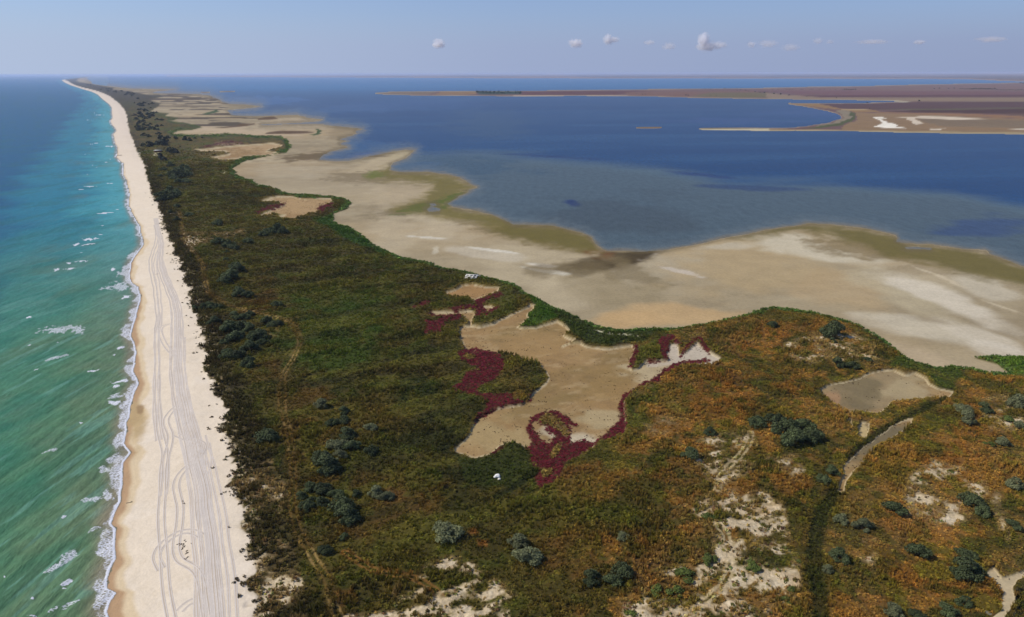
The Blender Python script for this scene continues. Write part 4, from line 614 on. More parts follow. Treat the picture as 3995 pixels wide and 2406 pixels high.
x, y = pick(.9 * bt + 1.0 * ss(-2.5, 0, veg) * (veg < .5) * ss(0, .4, fbm(X, Y, 2.2, 3, 132)) * ss(800, 500, Dp) * (off > 12))
scatter('beach_edge_tufts', x, y, RNG.uniform(.5, 1.3, len(x)), RNG.uniform(.25, .7, len(x)), vary(np.repeat(srgb((74, 62, 38))[None] * 1.2, len(x), 0), .3), .4)
x, y = pick(3.2 / sz ** 2 * ss(-3, 3, s_pn) * (1 - m_tus) * lim * (off > 5) + 1.2 * ss(-28, -2, s_pur) * ss(1, 5, s_pond) * ss(0, .5, fbm(X, Y, 3.0, 3, 133)) * lim + .10 * ss(18, 4, s_pond) * ss(0, 3, s_pond) * lim)
ins_ = samp(s_pn, x, y) > -2; c = np.where(ins_[:, None], srgb((96, 27, 34))[None] * 1.15, srgb((64, 40, 30))[None]); kk = RNG.random(len(x)) < .12; c[kk] = srgb((92, 58, 36)); kk = RNG.random(len(x)) < .06; c[kk] = srgb((78, 72, 34)); s = .62 + y / 420
scatter('glasswort', x, y, np.where(ins_, s * .8, .45) * RNG.uniform(.6, 1.3, len(x)), np.where(ins_, .22, .25) * RNG.uniform(.6, 1.3, len(x)), vary(c, .25, .1), .3)
x, y = pick(1.6 / sz ** 2 * gr * (veg > 20) * (1 - bare) * ss(1500, 1000, Dp) * ss(-1, 2, s_scrub))
s = .7 + y / 420; k = RNG.random((len(x), 1)); c = srgb((60, 80, 30))[None] * 1.35 * (1 - k) + srgb((96, 116, 50))[None] * 1.2 * k
scatter('green_fringe', x, y, s * RNG.uniform(.8, 1.6, len(x)), RNG.uniform(.5, 1.1, len(x)), vary(c, .3), .4)
x, y = pick(1.1 / sz ** 2 * ss(.3, .8, m_tus)); scatter('tussock_grass', x, y, RNG.uniform(.8, 1.4, len(x)), RNG.uniform(.4, .8, len(x)), vary(np.repeat(srgb((124, 102, 48))[None] * 1.4, len(x), 0), .3), .7)

print('PLANTS', sum(len(o.data.vertices) for o in C.objects if o.get('kind') == 'stuff'))
# ---------------------------------------------------------------- bushes
def bush_mesh(name, seed, lobes, leaves, leaf, tall=1.0, m=None, branchy=False):
    r = np.random.default_rng(seed); L = []
    for k in range(lobes):
        a = r.uniform(0, 6.283); d = r.uniform(.2, .78) if k else 0; R = r.uniform(.2, .38) if k else .42
        L.append((d * math.cos(a), d * math.sin(a), (R * .7 + r.uniform(0, .75) * (1 - d)) * tall, R, r.uniform(.8, 1.2)))
    L = np.array(L); pr = L[:, 3] ** 2; pr /= pr.sum(); k = r.choice(len(L), leaves, p=pr); q = L[k]
    d = r.normal(0, 1, (leaves, 3)); d[:, 2] = np.abs(d[:, 2]) * 1.1 - .35; d /= np.linalg.norm(d, axis=1)[:, None]; rad = q[:, 3] * r.uniform(.72, 1.08, leaves)
    p = q[:, :3] + d * rad[:, None] * np.array([1, 1, .95 * tall]); p[:, 2] = np.maximum(p[:, 2], .02)
    n = d + r.normal(0, .55, (leaves, 3)); n /= np.linalg.norm(n, axis=1)[:, None]; u_ = np.cross(n, r.normal(0, 1, (leaves, 3))); u_ /= np.linalg.norm(u_, axis=1)[:, None]; w_ = np.cross(n, u_)
    s = (leaf * r.uniform(.6, 1.3, leaves))[:, None]
    co = np.stack([p - s * u_ * 1.3 - s * w_ * .2, p + s * u_ * .1 - s * w_ * .8, p + s * u_ * 1.3 + s * w_ * .15, p - s * u_ * .1 + s * w_ * .8], 1).reshape(-1, 3)
    fa = np.arange(leaves * 4).reshape(-1, 4); me = mesh_from(name, co, fa, [m], smooth=False)
    v = np.repeat(q[:, 4] * r.uniform(.7, 1.3, leaves) * (.55 + .45 * rad / q[:, 3]), 4); float_attr(me, 'leaf_var', v); return me
def stem_mesh(name, seed, m, tall=1.0):
    r = np.random.default_rng(seed); co = []; fa = []
    for k in range(5):
        a = r.uniform(0, 6.283); l = r.uniform(.25, .55); b0 = np.array([.05 * math.cos(a), .05 * math.sin(a), -.05]); b1 = np.array([l * math.cos(a) * .6, l * math.sin(a) * .6, .55 * tall]); i = len(co)
        for z_, w in ((b0, .035), (b1, .014)):
            for j in range(5): co.append(tuple(z_ + w * np.array([math.cos(j * 1.2566), math.sin(j * 1.2566), 0])))
        for j in range(5): fa.append((i + j, i + (j + 1) % 5, i + 5 + (j + 1) % 5, i + 5 + j))
    return mesh_from(name, co, fa, [m], smooth=True)
def solid(name, c, rough=.8, grain=None, bump=0):
    m, t, b, o = mat(name); b.inputs['Roughness'].default_value = rough; b.inputs['Specular IOR Level'].default_value = .25
    if grain:
        tcn = N(t, 'ShaderNodeTexCoord').outputs['Object']; n_ = noise(t, grain, 4, .6, tcn); r = N(t, 'ShaderNodeMapRange'); t.links.new(n_, r.inputs[0]); r.inputs[1].default_value = .3; r.inputs[2].default_value = .7; r.inputs[3].default_value = .7; r.inputs[4].default_value = 1.25
        t.links.new(mixc(t, 1.0, tuple(srgb(c)) + (1,), r.outputs[0], 'MULTIPLY'), b.inputs['Base Color'])
        if bump: bu = N(t, 'ShaderNodeBump'); bu.inputs['Distance'].default_value = bump; t.links.new(n_, bu.inputs['Height']); t.links.new(bu.outputs[0], b.inputs['Normal'])
    else: b.inputs['Base Color'].default_value = tuple(srgb(c)) + (1,)
    return m
def leafy(name, c, trans=.15):
    m, t, b, o = mat(name); v = N(t, 'ShaderNodeAttribute', attribute_name='leaf_var').outputs['Fac']; ob = N(t, 'ShaderNodeObjectInfo').outputs['Random']
    r = N(t, 'ShaderNodeMapRange'); t.links.new(ob, r.inputs[0]); r.inputs[3].default_value = .75; r.inputs[4].default_value = 1.25
    col = mixc(t, 1.0, mixc(t, 1.0, tuple(srgb(c)) + (1,), v, 'MULTIPLY'), r.outputs[0], 'MULTIPLY'); t.links.new(col, b.inputs['Base Color']); b.inputs['Roughness'].default_value = .75; b.inputs['Specular IOR Level'].default_value = .25
    tr = N(t, 'ShaderNodeBsdfTranslucent'); t.links.new(col, tr.inputs['Color']); mxs = N(t, 'ShaderNodeMixShader'); mxs.inputs[0].default_value = trans
    t.links.new(b.outputs[0], mxs.inputs[1]); t.links.new(tr.outputs[0], mxs.inputs[2]); t.links.new(mxs.outputs[0], o.inputs[0]); return m
M_bark = solid('bark', (84, 72, 58), .9, 6, .02)
M_silver = leafy('silver_leaves', (110, 112, 76)); M_sage = leafy('sage_leaves', (76, 84, 50)); M_green = leafy('green_leaves', (88, 98, 42)); M_far = leafy('far_leaves', (62, 68, 50)); M_pine = leafy('pine_needles', (44, 62, 40))
near_v = [bush_mesh('silver_crown_%d' % i, 200 + i, 15 + i, 3000, .05, .95 + .05 * (i % 2), M_silver) for i in range(4)]
sage_v = [bush_mesh('sage_crown_%d' % i, 220 + i, 15 + i, 2400, .055, .95, M_sage) for i in range(3)]
mid_v = [bush_mesh('mid_crown_%d' % i, 240 + i, 12 + i, 800, .085, .9, M_sage) for i in range(3)]
far_v = [bush_mesh('far_crown_%d' % i, 250 + i, 7, 160, .17, .85, M_far) for i in range(3)]
green_v = [bush_mesh('green_crown_%d' % i, 260 + i, 8, 900, .07, .7, M_green) for i in range(2)]
stems = stem_mesh('bush_stems', 5, M_bark)
BU = []
def add(fn, lst, kind='sage'):
    for a, b, r in lst:
        (u_, v_), = fn([(a, b)]); sc_ = 2.9675 if fn is G0 else 2.464; BU.append((u_, v_, r / sc_, kind))
add(D1, [(520,220,60),(640,240,75),(430,320,48),(520,360,40),(490,420,60),(620,375,55),(740,290,55),(830,400,105),(870,495,105),(960,285,40),(660,830,60),(850,700,40),(800,300,50)])
add(D1, [(1150,270,65),(1260,310,60),(1830,660,110)], 'silver')
add(C1, [(110,750,92),(840,490,50),(840,580,60),(730,600,55),(870,725,70),(910,840,68),(650,960,90),(680,1030,105),(1110,890,60)]); add(C1, [(630,430,60),(1110,665,50),(780,825,72),(800,935,60)], 'silver')
add(D2, [(60,740,80),(170,870,108),(1060,710,50)], 'silver'); add(D2, [(750,1100,82),(950,1130,75),(1060,1050,88)])
add(C2, [(1890,700,50),(1710,920,75),(2350,620,70)])
add(C3, [(670,40,60),(800,60,58),(70,600,80),(180,680,105),(330,640,90),(400,730,95),(260,765,105),(620,1070,60),(540,1160,55),(2080,470,60),(1210,1420,82),(1960,1350,80),(2070,1450,65)]); add(C3, [(1890,500,65),(1930,590,65),(2400,410,85),(2260,780,60),(2420,630,50),(2370,1200,70)], 'silver'); add(C3, [(2300,560,58),(2140,810,42)], 'green')
add(D3, [(680,890,75),(1430,830,85),(1900,860,70),(1890,1010,120),(1730,1390,80),(1430,1440,60),(1890,1310,60),(2360,580,60)]); add(D3, [(700,515,55),(910,580,80),(575,1030,50),(1220,1420,80)], 'silver'); add(D3, [(220,1190,42),(190,1300,45),(295,930,28)], 'green')
add(B3, [(630,1090,100),(960,1360,35),(40,1030,45),(620,1180,32)]); add(D2, [(1670,1030,88),(1390,1200,68),(1580,1210,75),(1765,455,28),(2300,990,70),(1870,510,60),(1880,900,70),(1140,1430,50)], 'green')
add(G0, [(700,130,70),(790,150,60),(1125,260,55),(650,400,60),(740,400,60),(820,370,45),(410,460,65),(1000,440,65),(1080,490,60),(1150,490,50),(600,530,95),(700,520,80),(810,540,70),(640,640,90),(540,690,50),(850,640,60),(940,620,80),(960,690,50),(820,760,80),(560,850,80),(660,850,80),(810,940,75),(360,270,60),(440,290,50),(280,290,50),(180,300,38)])
add(B0, [(2260,470,50),(2290,490,60),(2210,560,80),(2160,600,60),(2280,690,30),(2110,40,40),(2100,225,50),(2200,262,50),(2255,275,52),(2385,225,40),(2180,330,22),(2180,400,24),(1700,10,20)])
add(E0, [(1440,1105,60),(1380,1100,50),(1300,1135,45),(1490,1120,45),(865,1040,40),(585,955,35),(470,1000,30),(410,930,25),(470,870,30),(410,730,50),(440,770,50),(370,790,50),(330,800,40),(300,760,40),(460,740,45),(480,580,55),(430,600,42),(525,560,48),(575,565,42),(450,545,42),(500,520,46),(570,520,38),(500,630,42),(560,630,38),(410,475,30),(515,480,25),(345,515,30),(390,565,22),(300,580,25)])
add(E0, [(400,335,28),(430,345,34),(465,352,28),(310,400,34),(350,425,30),(330,270,44),(365,245,38),(320,210,32),(380,212,22),(200,287,34),(155,285,26),(225,278,26),(285,272,26),(460,220,22),(550,225,28),(592,236,22),(645,220,12),(712,214,9),(150,130,24),(210,120,22),(255,130,20),(212,85,12),(150,82,13),(200,200,20),(155,190,20)], 'mid')
MARKS = [(530,740,'behind the dark thicket'),(600,800,"in the dark thicket's heart"),(590,865,'in front of the dark thicket'),(500,760,'between the thicket and the beach'),(570,655,'beside the upper sandy footpath'),(650,550,'below the far reddish dry pond'),(545,590,'on the pale streak of sand'),(430,425,'in the far round clump'),(405,475,'left of the rusty far path'),(330,505,'on the far footpath'),
 (375,365,'around the white roofed hut'),(345,330,'just beyond the white roofed hut'),(420,355,'right of the white roofed hut'),(350,270,'in the distant scrub near the beach'),(800,985,'at the top of the trackside row'),(810,1060,'in the middle of the trackside row'),(900,1060,'right of the trackside row'),(800,1100,'at the foot of the trackside row'),(790,1200,'in the big trackside clump'),(910,1185,'in brown grass beside the big clump'),(640,1050,'left of the dirt track'),(700,730,'by the bend of the dirt track'),
 (790,1320,'near the lower dirt track'),(1080,1280,'above the bottom left sand patch'),(1260,1310,'in the open brown meadow'),(1460,1385,'low in the brown meadow'),(1690,1090,'beside the pale looping track'),(1780,1010,'above the pale looping track'),(1900,1040,'left of the small sand pan'),(2050,1140,'left of the grey ditch'),(2060,1250,'right of the dark drain'),(2020,1350,'beside the lower dark drain'),(1900,1410,'left of the lower dark drain'),
 (2340,990,'right of the grey pond'),(2410,1080,'at the right edge below the grey pond'),(2330,1210,'in the orange brush at right'),(2320,1350,'in the bottom right orange brush'),(2120,1230,'on the tan slope right of the drain'),(2200,1430,'in the bottom right corner brush'),(2010,880,'on the knoll above the grey pond'),(1980,800,'on top of the orange knoll'),(1700,1330,'on the bottom sand clearing'),(1690,1270,'left of the bottom sand clearing'),(1800,1290,'amid the bottom sand clearing')]
mk = np.array([m[:2] for m in MARKS]) * 1.6214
ORD = ['leftmost', 'second from left', 'third from left', 'fourth from left', 'fifth from left', 'sixth from left', 'seventh from left', 'eighth from left', 'ninth from left', 'tenth from left', 'eleventh from left', 'twelfth from left', 'thirteenth from left', 'fourteenth from left', 'fifteenth from left', 'sixteenth from left', 'seventeenth from left', 'eighteenth from left']
NUM = ['', 'one', 'two', 'three', 'four', 'five', 'six', 'seven', 'eight', 'nine', 'ten', 'eleven', 'twelve', 'thirteen', 'fourteen', 'fifteen', 'sixteen', 'seventeen', 'eighteen']
fam = {}
for i, b in enumerate(BU): fam.setdefault(int(np.argmin(((mk - b[:2]) ** 2).sum(1))), []).append(i)
LAB = {}
for k, ids in fam.items():
    ids.sort(key=lambda i: BU[i][0])
    for j, i in enumerate(ids):
        col_ = {'silver': 'silvery', 'sage': 'greyish', 'green': 'greenish', 'mid': 'dark'}[BU[i][3]]
        LAB[i] = ('%s bush, %s of %s %s' % (col_, ORD[min(j, 17)], NUM[min(len(ids), 18)], MARKS[k][2])) if len(ids) > 1 else '%s bush standing alone %s' % (col_, MARKS[k][2])
def plant(name, label, cat, group, me, x, y, s, h, rz, stem=True, part='crown'):
    z = float(zat([x], [y])[0])
    if stem:
        e = bpy.data.objects.new(name, None); C.objects.link(e); e.location = (x, y, z - .05); e.rotation_euler = (0, 0, rz); q_ = random.uniform(.82, 1.15); e.scale = (s * q_, s / q_ * random.uniform(.9, 1.1), h)
        e['label'] = label; e['category'] = cat; e['group'] = group; link(part, me, e); link('stem', stems, e); return e
    o = link(name, me, label=label, category=cat, group=group); o.location = (x, y, z - .05); o.rotation_euler = (0, 0, rz); o.scale = (s, s, h); return o
for i, (u_, v_, r_, kind) in enumerate(BU):
    x, y = gp(u_, v_ + r_ * .45, .9); x, y = float(x), float(y); dep = y * math.cos(PITCH) + CH * math.sin(PITCH); R = r_ * dep / F * 1.28
    set_ = {'silver': near_v, 'sage': sage_v, 'mid': far_v, 'green': green_v}[kind]
    if kind == 'sage' and dep > 420: set_ = mid_v
    plant('bush', LAB[i], 'bush', 'bushes scattered over the scrub', set_[i % len(set_)], x, y, R * 1.08, R * (1.05 if kind != 'green' else .75), random.uniform(0, 6.28))
belt = A0([(720,150),(800,175),(900,205),(1050,240),(1200,275),(1300,310),(1350,360),(1420,420),(1420,480),(1350,540),(1400,600),(1420,650)])
for k in range(110):
    t_ = random.random() ** .8 * (len(belt) - 1.001); a, b = belt[int(t_)], belt[int(t_) + 1]; q = t_ - int(t_)
    w = 6 + 28 * t_ / len(belt); u_, v_ = a[0] * (1 - q) + b[0] * q + random.gauss(0, w), a[1] * (1 - q) + b[1] * q + random.gauss(0, 3 + 7 * t_ / len(belt))
    x, y = gp(u_, v_); x, y = float(x), float(y)
    if float(samp(veg, np.array([x]), np.array([y]))[0]) < 12 or float(samp(s_scrub, np.array([x]), np.array([y]))[0]) < 2: continue
    R = random.uniform(3.0, 7.0) * (1 if y < 1800 else 1.5); plant('far_shrub', 'small dark shrub in the distant belt of scrub behind the beach', 'shrub', 'far shrubs along the spit', far_v[k % 3], x, y, R, R * .8, random.uniform(0, 6.28), stem=False)
# ---------------------------------------------------------------- trees on the farmland across the lagoon
tree_v = [bush_mesh('field_tree_crown_%d' % i, 300 + i, 7, 200, .16, 1.25, M_far) for i in range(3)]; pine_v = [bush_mesh('pine_crown_%d' % i, 310 + i, 6, 120, .18, 1.3, M_pine) for i in range(2)]
ONES = ['', 'first', 'second', 'third', 'fourth', 'fifth', 'sixth', 'seventh', 'eighth', 'ninth', 'tenth', 'eleventh', 'twelfth', 'thirteenth', 'fourteenth', 'fifteenth', 'sixteenth', 'seventeenth', 'eighteenth', 'nineteenth', 'twentieth'] + ['twenty-' + w for w in ('first', 'second', 'third', 'fourth', 'fifth', 'sixth', 'seventh', 'eighth', 'ninth')] + ['thirtieth', 'thirty-first', 'thirty-second']
def ordered(L, text): return [(t, text % ONES[k + 1]) for k, t in enumerate(sorted(L))]
def far_tree(fn, a, b, r, name, label, cat, group, vs, tall=1.0):
    (u_, v_), = fn([(a, b)]); x, y = gp(u_, v_ + r / 2.464 * .5); x, y = float(x), float(y); R = r / 2.464 * (y * math.cos(PITCH) + CH * math.sin(PITCH)) / F
    return plant(name, label, cat, group, vs[int(a) % len(vs)], x, y, R, R * tall, random.uniform(0, 6.28), stem=False)
far_tree(A3, 955, 368, 9, 'field_tree', 'lone small tree left of the other on the ploughed edge', 'tree', 'lone trees on the farmland', tree_v, 1.1)
far_tree(A3, 1453, 352, 11, 'field_tree', 'larger lone dark tree right of the white salt strip', 'tree', 'lone trees on the farmland', tree_v, 1.2)
for a, lb in ordered((50,97,180,208,235,320,335,415,430,500,545,600,655,715,735,755,772,790,808,825,845), 'dark tree, %s from left in the left row between fields'): far_tree(A3, a, 242, 8 if a > 730 else 5, 'row_tree', lb, 'tree', 'left tree row on the farmland', tree_v)
for a, lb in ordered([1600,1650,1735,1790] + list(range(1850, 2210, 22)) + list(range(2240, 2470, 28)), 'dark tree, %s from left in the dense right row'): far_tree(A3, a, (232 if a < 1800 else 238 if a < 2200 else 248) + random.uniform(-2, 2), 10 if 1950 < a < 2200 else 7, 'row_tree', lb, 'tree', 'right tree row on the farmland', tree_v)
for (a, b, r), lb in ordered([(2040,231,8),(2150,230,5),(1900,238,5),(1850,238,4),(2190,247,7),(2240,251,7),(2270,262,5),(2160,252,5),(2330,266,7),(2380,270,6),(2420,274,8),(1665,297,8),(1690,297,8),(1250,289,6),(1275,289,6),(1110,277,5),(1190,280,4),(1900,300,5),(1962,300,5),(1550,302,3)], 'small dark bush, %s from left on the tan headland'): far_tree(A2, a, b, r, 'field_bush', lb, 'bush', 'bushes on the far headland', tree_v)
for (a, b, r), lb in ordered([(60,283,10),(125,288,10),(205,296,8),(375,311,5),(660,322,6),(580,420,4),(980,428,6),(2430,180,10),(2455,182,9),(2170,182,5)], 'small dark bush, %s from left on the right farmland'): far_tree(A3, a, b, r, 'field_bush', lb, 'bush', 'bushes on the right farmland', tree_v)
for k in range(70):
    a = random.uniform(2110, 2550); b = 262 + (a - 2110) * .02 + random.uniform(-6, 16) * min(1, (a - 2090) / 150); far_tree(A1, a, b, random.uniform(6, 9), 'pine_tree', 'dark pine in the plantation on the low headland', 'tree', 'pines of the headland plantation', pine_v)
# ---------------------------------------------------------------- box helper and the small built things
def boxes(name, lst, m, parent=None, **k):
    co = []; fa = []
    for (cx, cy, cz, sx, sy, sz, rz) in lst:
        i = len(co); c_, s_ = math.cos(rz), math.sin(rz)
        for dz in (-1, 1):
            for dx, dy in ((-1, -1), (1, -1), (1, 1), (-1, 1)): a, b = dx * sx / 2, dy * sy / 2; co.append((cx + a * c_ - b * s_, cy + a * s_ + b * c_, cz + dz * sz / 2))
        fa += [(i, i + 3, i + 2, i + 1), (i + 4, i + 5, i + 6, i + 7), (i, i + 1, i + 5, i + 4), (i + 1, i + 2, i + 6, i + 5), (i + 2, i + 3, i + 7, i + 6), (i + 3, i, i + 4, i + 7)]
    return link(name, mesh_from(name, co, fa, [m], smooth=False), parent, **k)
def root(name, label, cat, x, y, z=None, rz=0, group=None):
    e = bpy.data.objects.new(name, None); C.objects.link(e); e.location = (x, y, float(zat([x], [y])[0]) if z is None else z); e.rotation_euler = (0, 0, rz); e['label'] = label; e['category'] = cat
    if group: e['group'] = group
    return e
M_white = solid('white_paint', (226, 222, 212), .7, 2); M_wall = solid('hut_wall', (120, 84, 70), .9, 3); M_dark = solid('dark_opening', (36, 30, 26), .9); M_conc = solid('weathered_lime', (206, 200, 184), .9, 1.5, .03); M_wood = solid('driftwood_grey', (92, 76, 62), .9, 5, .02)
(u_, v_), = A0([(1520, 846)]); x, y = map(float, gp(u_, v_)); h = root('hut', 'low brown hut with a white flat roof in a sandy clearing', 'hut', x, y)
boxes('wall', [(0, 2.2, 1.2, 10, .25, 2.4, 0), (-4.9, 0, 1.2, .25, 4.2, 2.4, 0), (4.9, 0, 1.2, .25, 4.2, 2.4, 0), (-3.6, -2, 1.2, 2.4, .25, 2.4, 0), (0.4, -2, 1.2, 2.2, .25, 2.4, 0), (3.8, -2, 1.2, 2, .25, 2.4, 0), (0, 0, -.1, 10, 4.4, .3, 0)], M_wall, h)
boxes('roof', [(0, 0, 2.52, 10.8, 5.2, .2, 0), (0, -.3, 2.68, 9.8, 3.8, .12, 0)], M_white, h)
boxes('door', [(-1.6, -1.9, 1.0, 1.3, .08, 2.0, 0)], M_dark, h); boxes('window', [(2.2, -1.95, 1.35, 1.1, .08, 1.2, 0)], M_dark, h)
for q in (-4.6, 0, 4.6): boxes('post', [(q, -2.45, 1.2, .14, .14, 2.45, 0)], M_wood, h)
(u_, v_), = B1([(2066, 572)]); x, y = map(float, gp(u_, v_)); h = root('ruined_slab', 'white stone slab ruin with dark square holes at the edge of the flat', 'ruin', x, y, rz=-.12)
nx, ny = 3, 2; bars = []
for k in range(nx + 1): bars.append((-3.1 + k * 2.07, 0, .55, .75, 7.2, .5, 0))
for k in range(ny + 1): bars.append((0, -3.3 + k * 3.3, .56, 6.9, .95, .52, 0))
boxes('slab', bars, M_conc, h); boxes('base', [(0, 0, .1, 6.6, 6.9, .3, 0)], M_dark, h); boxes('fallen_block', [(-4.6, -3.0, .25, 1.2, 1.6, .5, .4)], M_conc, h); boxes('fallen_block', [(4.3, 2.2, .3, 1.4, 1.0, .6, -.3)], M_conc, h)
def lump(name, label, cat, x, y, sx, sy, sz, m, seed, group=None):
    import bmesh
    bm = bmesh.new(); bmesh.ops.create_icosphere(bm, subdivisions=3, radius=1)
    for v in bm.verts:
        c = v.co; f = 1 + .22 * math.sin(3.1 * c.x + seed) * math.cos(2.7 * c.y - seed) + .12 * math.sin(6 * c.z + 5 * c.x); v.co = Vector((c.x * sx * f, c.y * sy * f, max(-.2, c.z) * sz * f))
    me = bpy.data.meshes.new(name); bm.to_mesh(me); bm.free(); me.materials.append(m); me.shade_smooth(); p = dict(label=label, category=cat)
    if group: p['group'] = group
    o = link(name, me, **p); o.location = (x, y, float(zat([x], [y])[0]) + .25); return o
(u_, v_), = D1([(2315, 130)]); x, y = map(float, gp(u_, v_)); lump('white_boulder', 'white rounded boulder lying alone in the dark green meadow', 'boulder', x, y, .95, .75, .6, M_white, 1)
(u_, v_), = D1([(2335, 158)]); x, y = map(float, gp(u_, v_)); lump('pale_stone', 'small tan stone just below the white boulder', 'stone', x, y, .45, .4, .3, M_conc, 3)
(u_, v_), = A0([(1150, 873)]); x, y = map(float, gp(u_, v_)); lg = root('driftwood_log', 'brown driftwood log lying on the sand near the far surf', 'log', x, y, rz=.15)
boxes('trunk', [(0, 0, .3, 6.5, .5, .5, 0)], M_wood, lg); boxes('branch', [(1.2, .5, .55, 2.2, .22, .22, .7)], M_wood, lg); boxes('branch', [(-1.8, -.4, .45, 1.6, .2, .2, -.8)], M_wood, lg)
def stick(u_, v_, L, rz, lab):
    x, y = map(float, gp(u_, v_)); e = root('driftwood_stick', lab, 'driftwood', x, y, rz=rz, group='driftwood scraps on the beach')
    boxes('branch', [(0, 0, .06, L, .1, .1, 0)], M_wood, e); boxes('twig', [(L * .2, L * .12, .08, L * .5, .06, .06, .8)], M_wood, e)
for k in range(16):
    a = random.gauss(1785, 26); b = 850 + random.gauss(0, 55); a += (b - 850) * .25; (u_, v_), = D0([(a, b)]); stick(u_, v_, random.uniform(.3, .9), random.uniform(0, 3), 'small dark scrap of driftwood inside the looping tyre tracks')
(u_, v_), = D0([(1240, 362)]); stick(u_, v_, 1.6, .3, 'thin dark stick on the damp sand near the surf')
(u_, v_), = B0([(1508, 541)]); stick(u_, v_, 1.8, .1, 'short dark stick on the sand between the tyre tracks')
for a, b in ((1760, 380), (1775, 400), (1765, 395), (1755, 1340 - 1000 + 30), (1770, 392)): (u_, v_), = D0([(a, b)]); stick(u_, v_, random.uniform(.3, .6), random.uniform(0, 3), 'tiny dark scrap beside the right hand tyre tracks')
# ---------------------------------------------------------------- tyre tracks: pressed ruts with pushed up rims
M_rut = ground_material('rutted_sand', 3.0, .04, lo=.86, hi=1.06)
def smooth_line(p, step=.9):
    p = np.array(p, float); 
    for _ in range(2):
        q = [p[0]]
        for a, b in zip(p[:-1], p[1:]): q += [a * .75 + b * .25, a * .25 + b * .75]
        p = np.array(q + [p[-1]])
    d = np.r_[0, np.cumsum(np.hypot(*np.diff(p, axis=0).T))]; t = np.arange(0, d[-1], step); return np.stack([np.interp(t, d, p[:, 0]), np.interp(t, d, p[:, 1])], -1)
RP = [(-.36, .0), (-.19, .055), (-.09, .02), (.09, .02), (.19, .055), (.36, .0)]
def tyre_track(pts, gauge=1.55, sh=1.0, shift=0.0):
    a = np.array(pts); x, y = gp(a[:, 0], a[:, 1], 1.1); p = smooth_line(np.stack([x + shift, y], -1)); tn = np.gradient(p, axis=0); tn /= np.linalg.norm(tn, axis=1)[:, None] + 1e-9; nr = np.stack([tn[:, 1], -tn[:, 0]], -1)
    co = []; fa = []; cl = []
    wob = .12 * np.sin(np.arange(len(p)) * .21 + shift * 7)
    for g in (-gauge / 2, gauge / 2):
        i0 = len(co); zc = None
        for k, (o_, h_) in enumerate(RP):
            q = p + nr * (g + o_ + wob)[:, None] if isinstance(g + o_ + wob, np.ndarray) else p
            zz = zat(q[:, 0], q[:, 1]) + .012 + h_ * sh
            for j in range(len(p)): co.append((q[j, 0], q[j, 1], zz[j]))
            base = srgb((206, 190, 168)) if k in (0, 5) else srgb((214, 200, 180)) if k in (1, 4) else srgb((192, 172, 144)) * (1 + (1 - sh) * .2); cl.append(np.repeat((base * np.array([.93, .96, 1.04]))[None], len(p), 0))  # rut floor darker: compacted sand, plus the rut's shadow put into the colour
        n = len(p)
        for k in range(5):
            j = np.arange(n - 1); fa.append(np.stack([i0 + k * n + j, i0 + (k + 1) * n + j, i0 + (k + 1) * n + j + 1, i0 + k * n + j + 1], -1))
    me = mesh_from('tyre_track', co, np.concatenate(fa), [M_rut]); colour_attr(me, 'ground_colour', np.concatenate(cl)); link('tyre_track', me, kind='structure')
TA = B0([(1490,60),(1510,150),(1500,230),(1465,320),(1440,410),(1452,520),(1485,640),(1500,800),(1515,900),(1518,1000),(1500,1070),(1500,1200),(1510,1400)]) + C0([(1510,60),(1508,200),(1512,400),(1525,600),(1555,780),(1580,880),(1582,960),(1565,1080),(1555,1250),(1548,1400)]) + D0([(1550,500),(1555,720),(1568,900),(1590,1100),(1612,1300),(1640,1478),(1700,1900)])
TB = B0([(1500,0),(1520,120),(1555,220),(1545,330),(1540,420),(1560,520),(1610,640),(1660,760),(1690,860),(1700,1000),(1700,1150),(1700,1300)]) + C0([(1700,60),(1712,200),(1740,380),(1780,560),(1830,740),(1870,900),(1905,1050),(1940,1200),(1965,1330)]) + D0([(1965,380),(1990,560),(2010,740),(2035,940),(2050,1150),(2060,1350),(2075,1600),(2100,1950)])
sh_px = lambda L, a, b: [(u_ + (a + (b - a) * k / (len(L) - 1)) / 2.464, v_) for k, (u_, v_) in enumerate(L)]
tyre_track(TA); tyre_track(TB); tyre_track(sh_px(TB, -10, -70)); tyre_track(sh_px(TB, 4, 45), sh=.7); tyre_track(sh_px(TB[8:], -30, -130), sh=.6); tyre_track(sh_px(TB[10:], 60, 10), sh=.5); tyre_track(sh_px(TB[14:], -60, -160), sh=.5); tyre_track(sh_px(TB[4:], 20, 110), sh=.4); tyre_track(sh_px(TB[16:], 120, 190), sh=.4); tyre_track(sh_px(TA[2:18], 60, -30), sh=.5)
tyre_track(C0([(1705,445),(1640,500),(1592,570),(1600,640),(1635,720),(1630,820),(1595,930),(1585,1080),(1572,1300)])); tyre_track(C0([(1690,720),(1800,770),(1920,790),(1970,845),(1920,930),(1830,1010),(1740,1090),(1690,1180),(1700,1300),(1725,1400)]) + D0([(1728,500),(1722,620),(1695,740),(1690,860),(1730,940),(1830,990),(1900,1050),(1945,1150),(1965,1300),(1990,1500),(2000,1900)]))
tyre_track(D0([(1935,700),(1850,655),(1750,655),(1650,695),(1540,780),(1495,860),(1500,930),(1545,1010)])); tyre_track(B0([(1640,1015),(1570,1028),(1535,1060),(1545,1140),(1600,1230),(1680,1320)]), sh=.8); tyre_track(D0([(1860,1320),(1790,1350),(1715,1430)]), sh=.6); tyre_track(C0([(1830,760),(1900,850),(1910,900)]) + C0([(1870,1050),(1960,1150),(2010,1000),(1990,800)]), sh=.4)
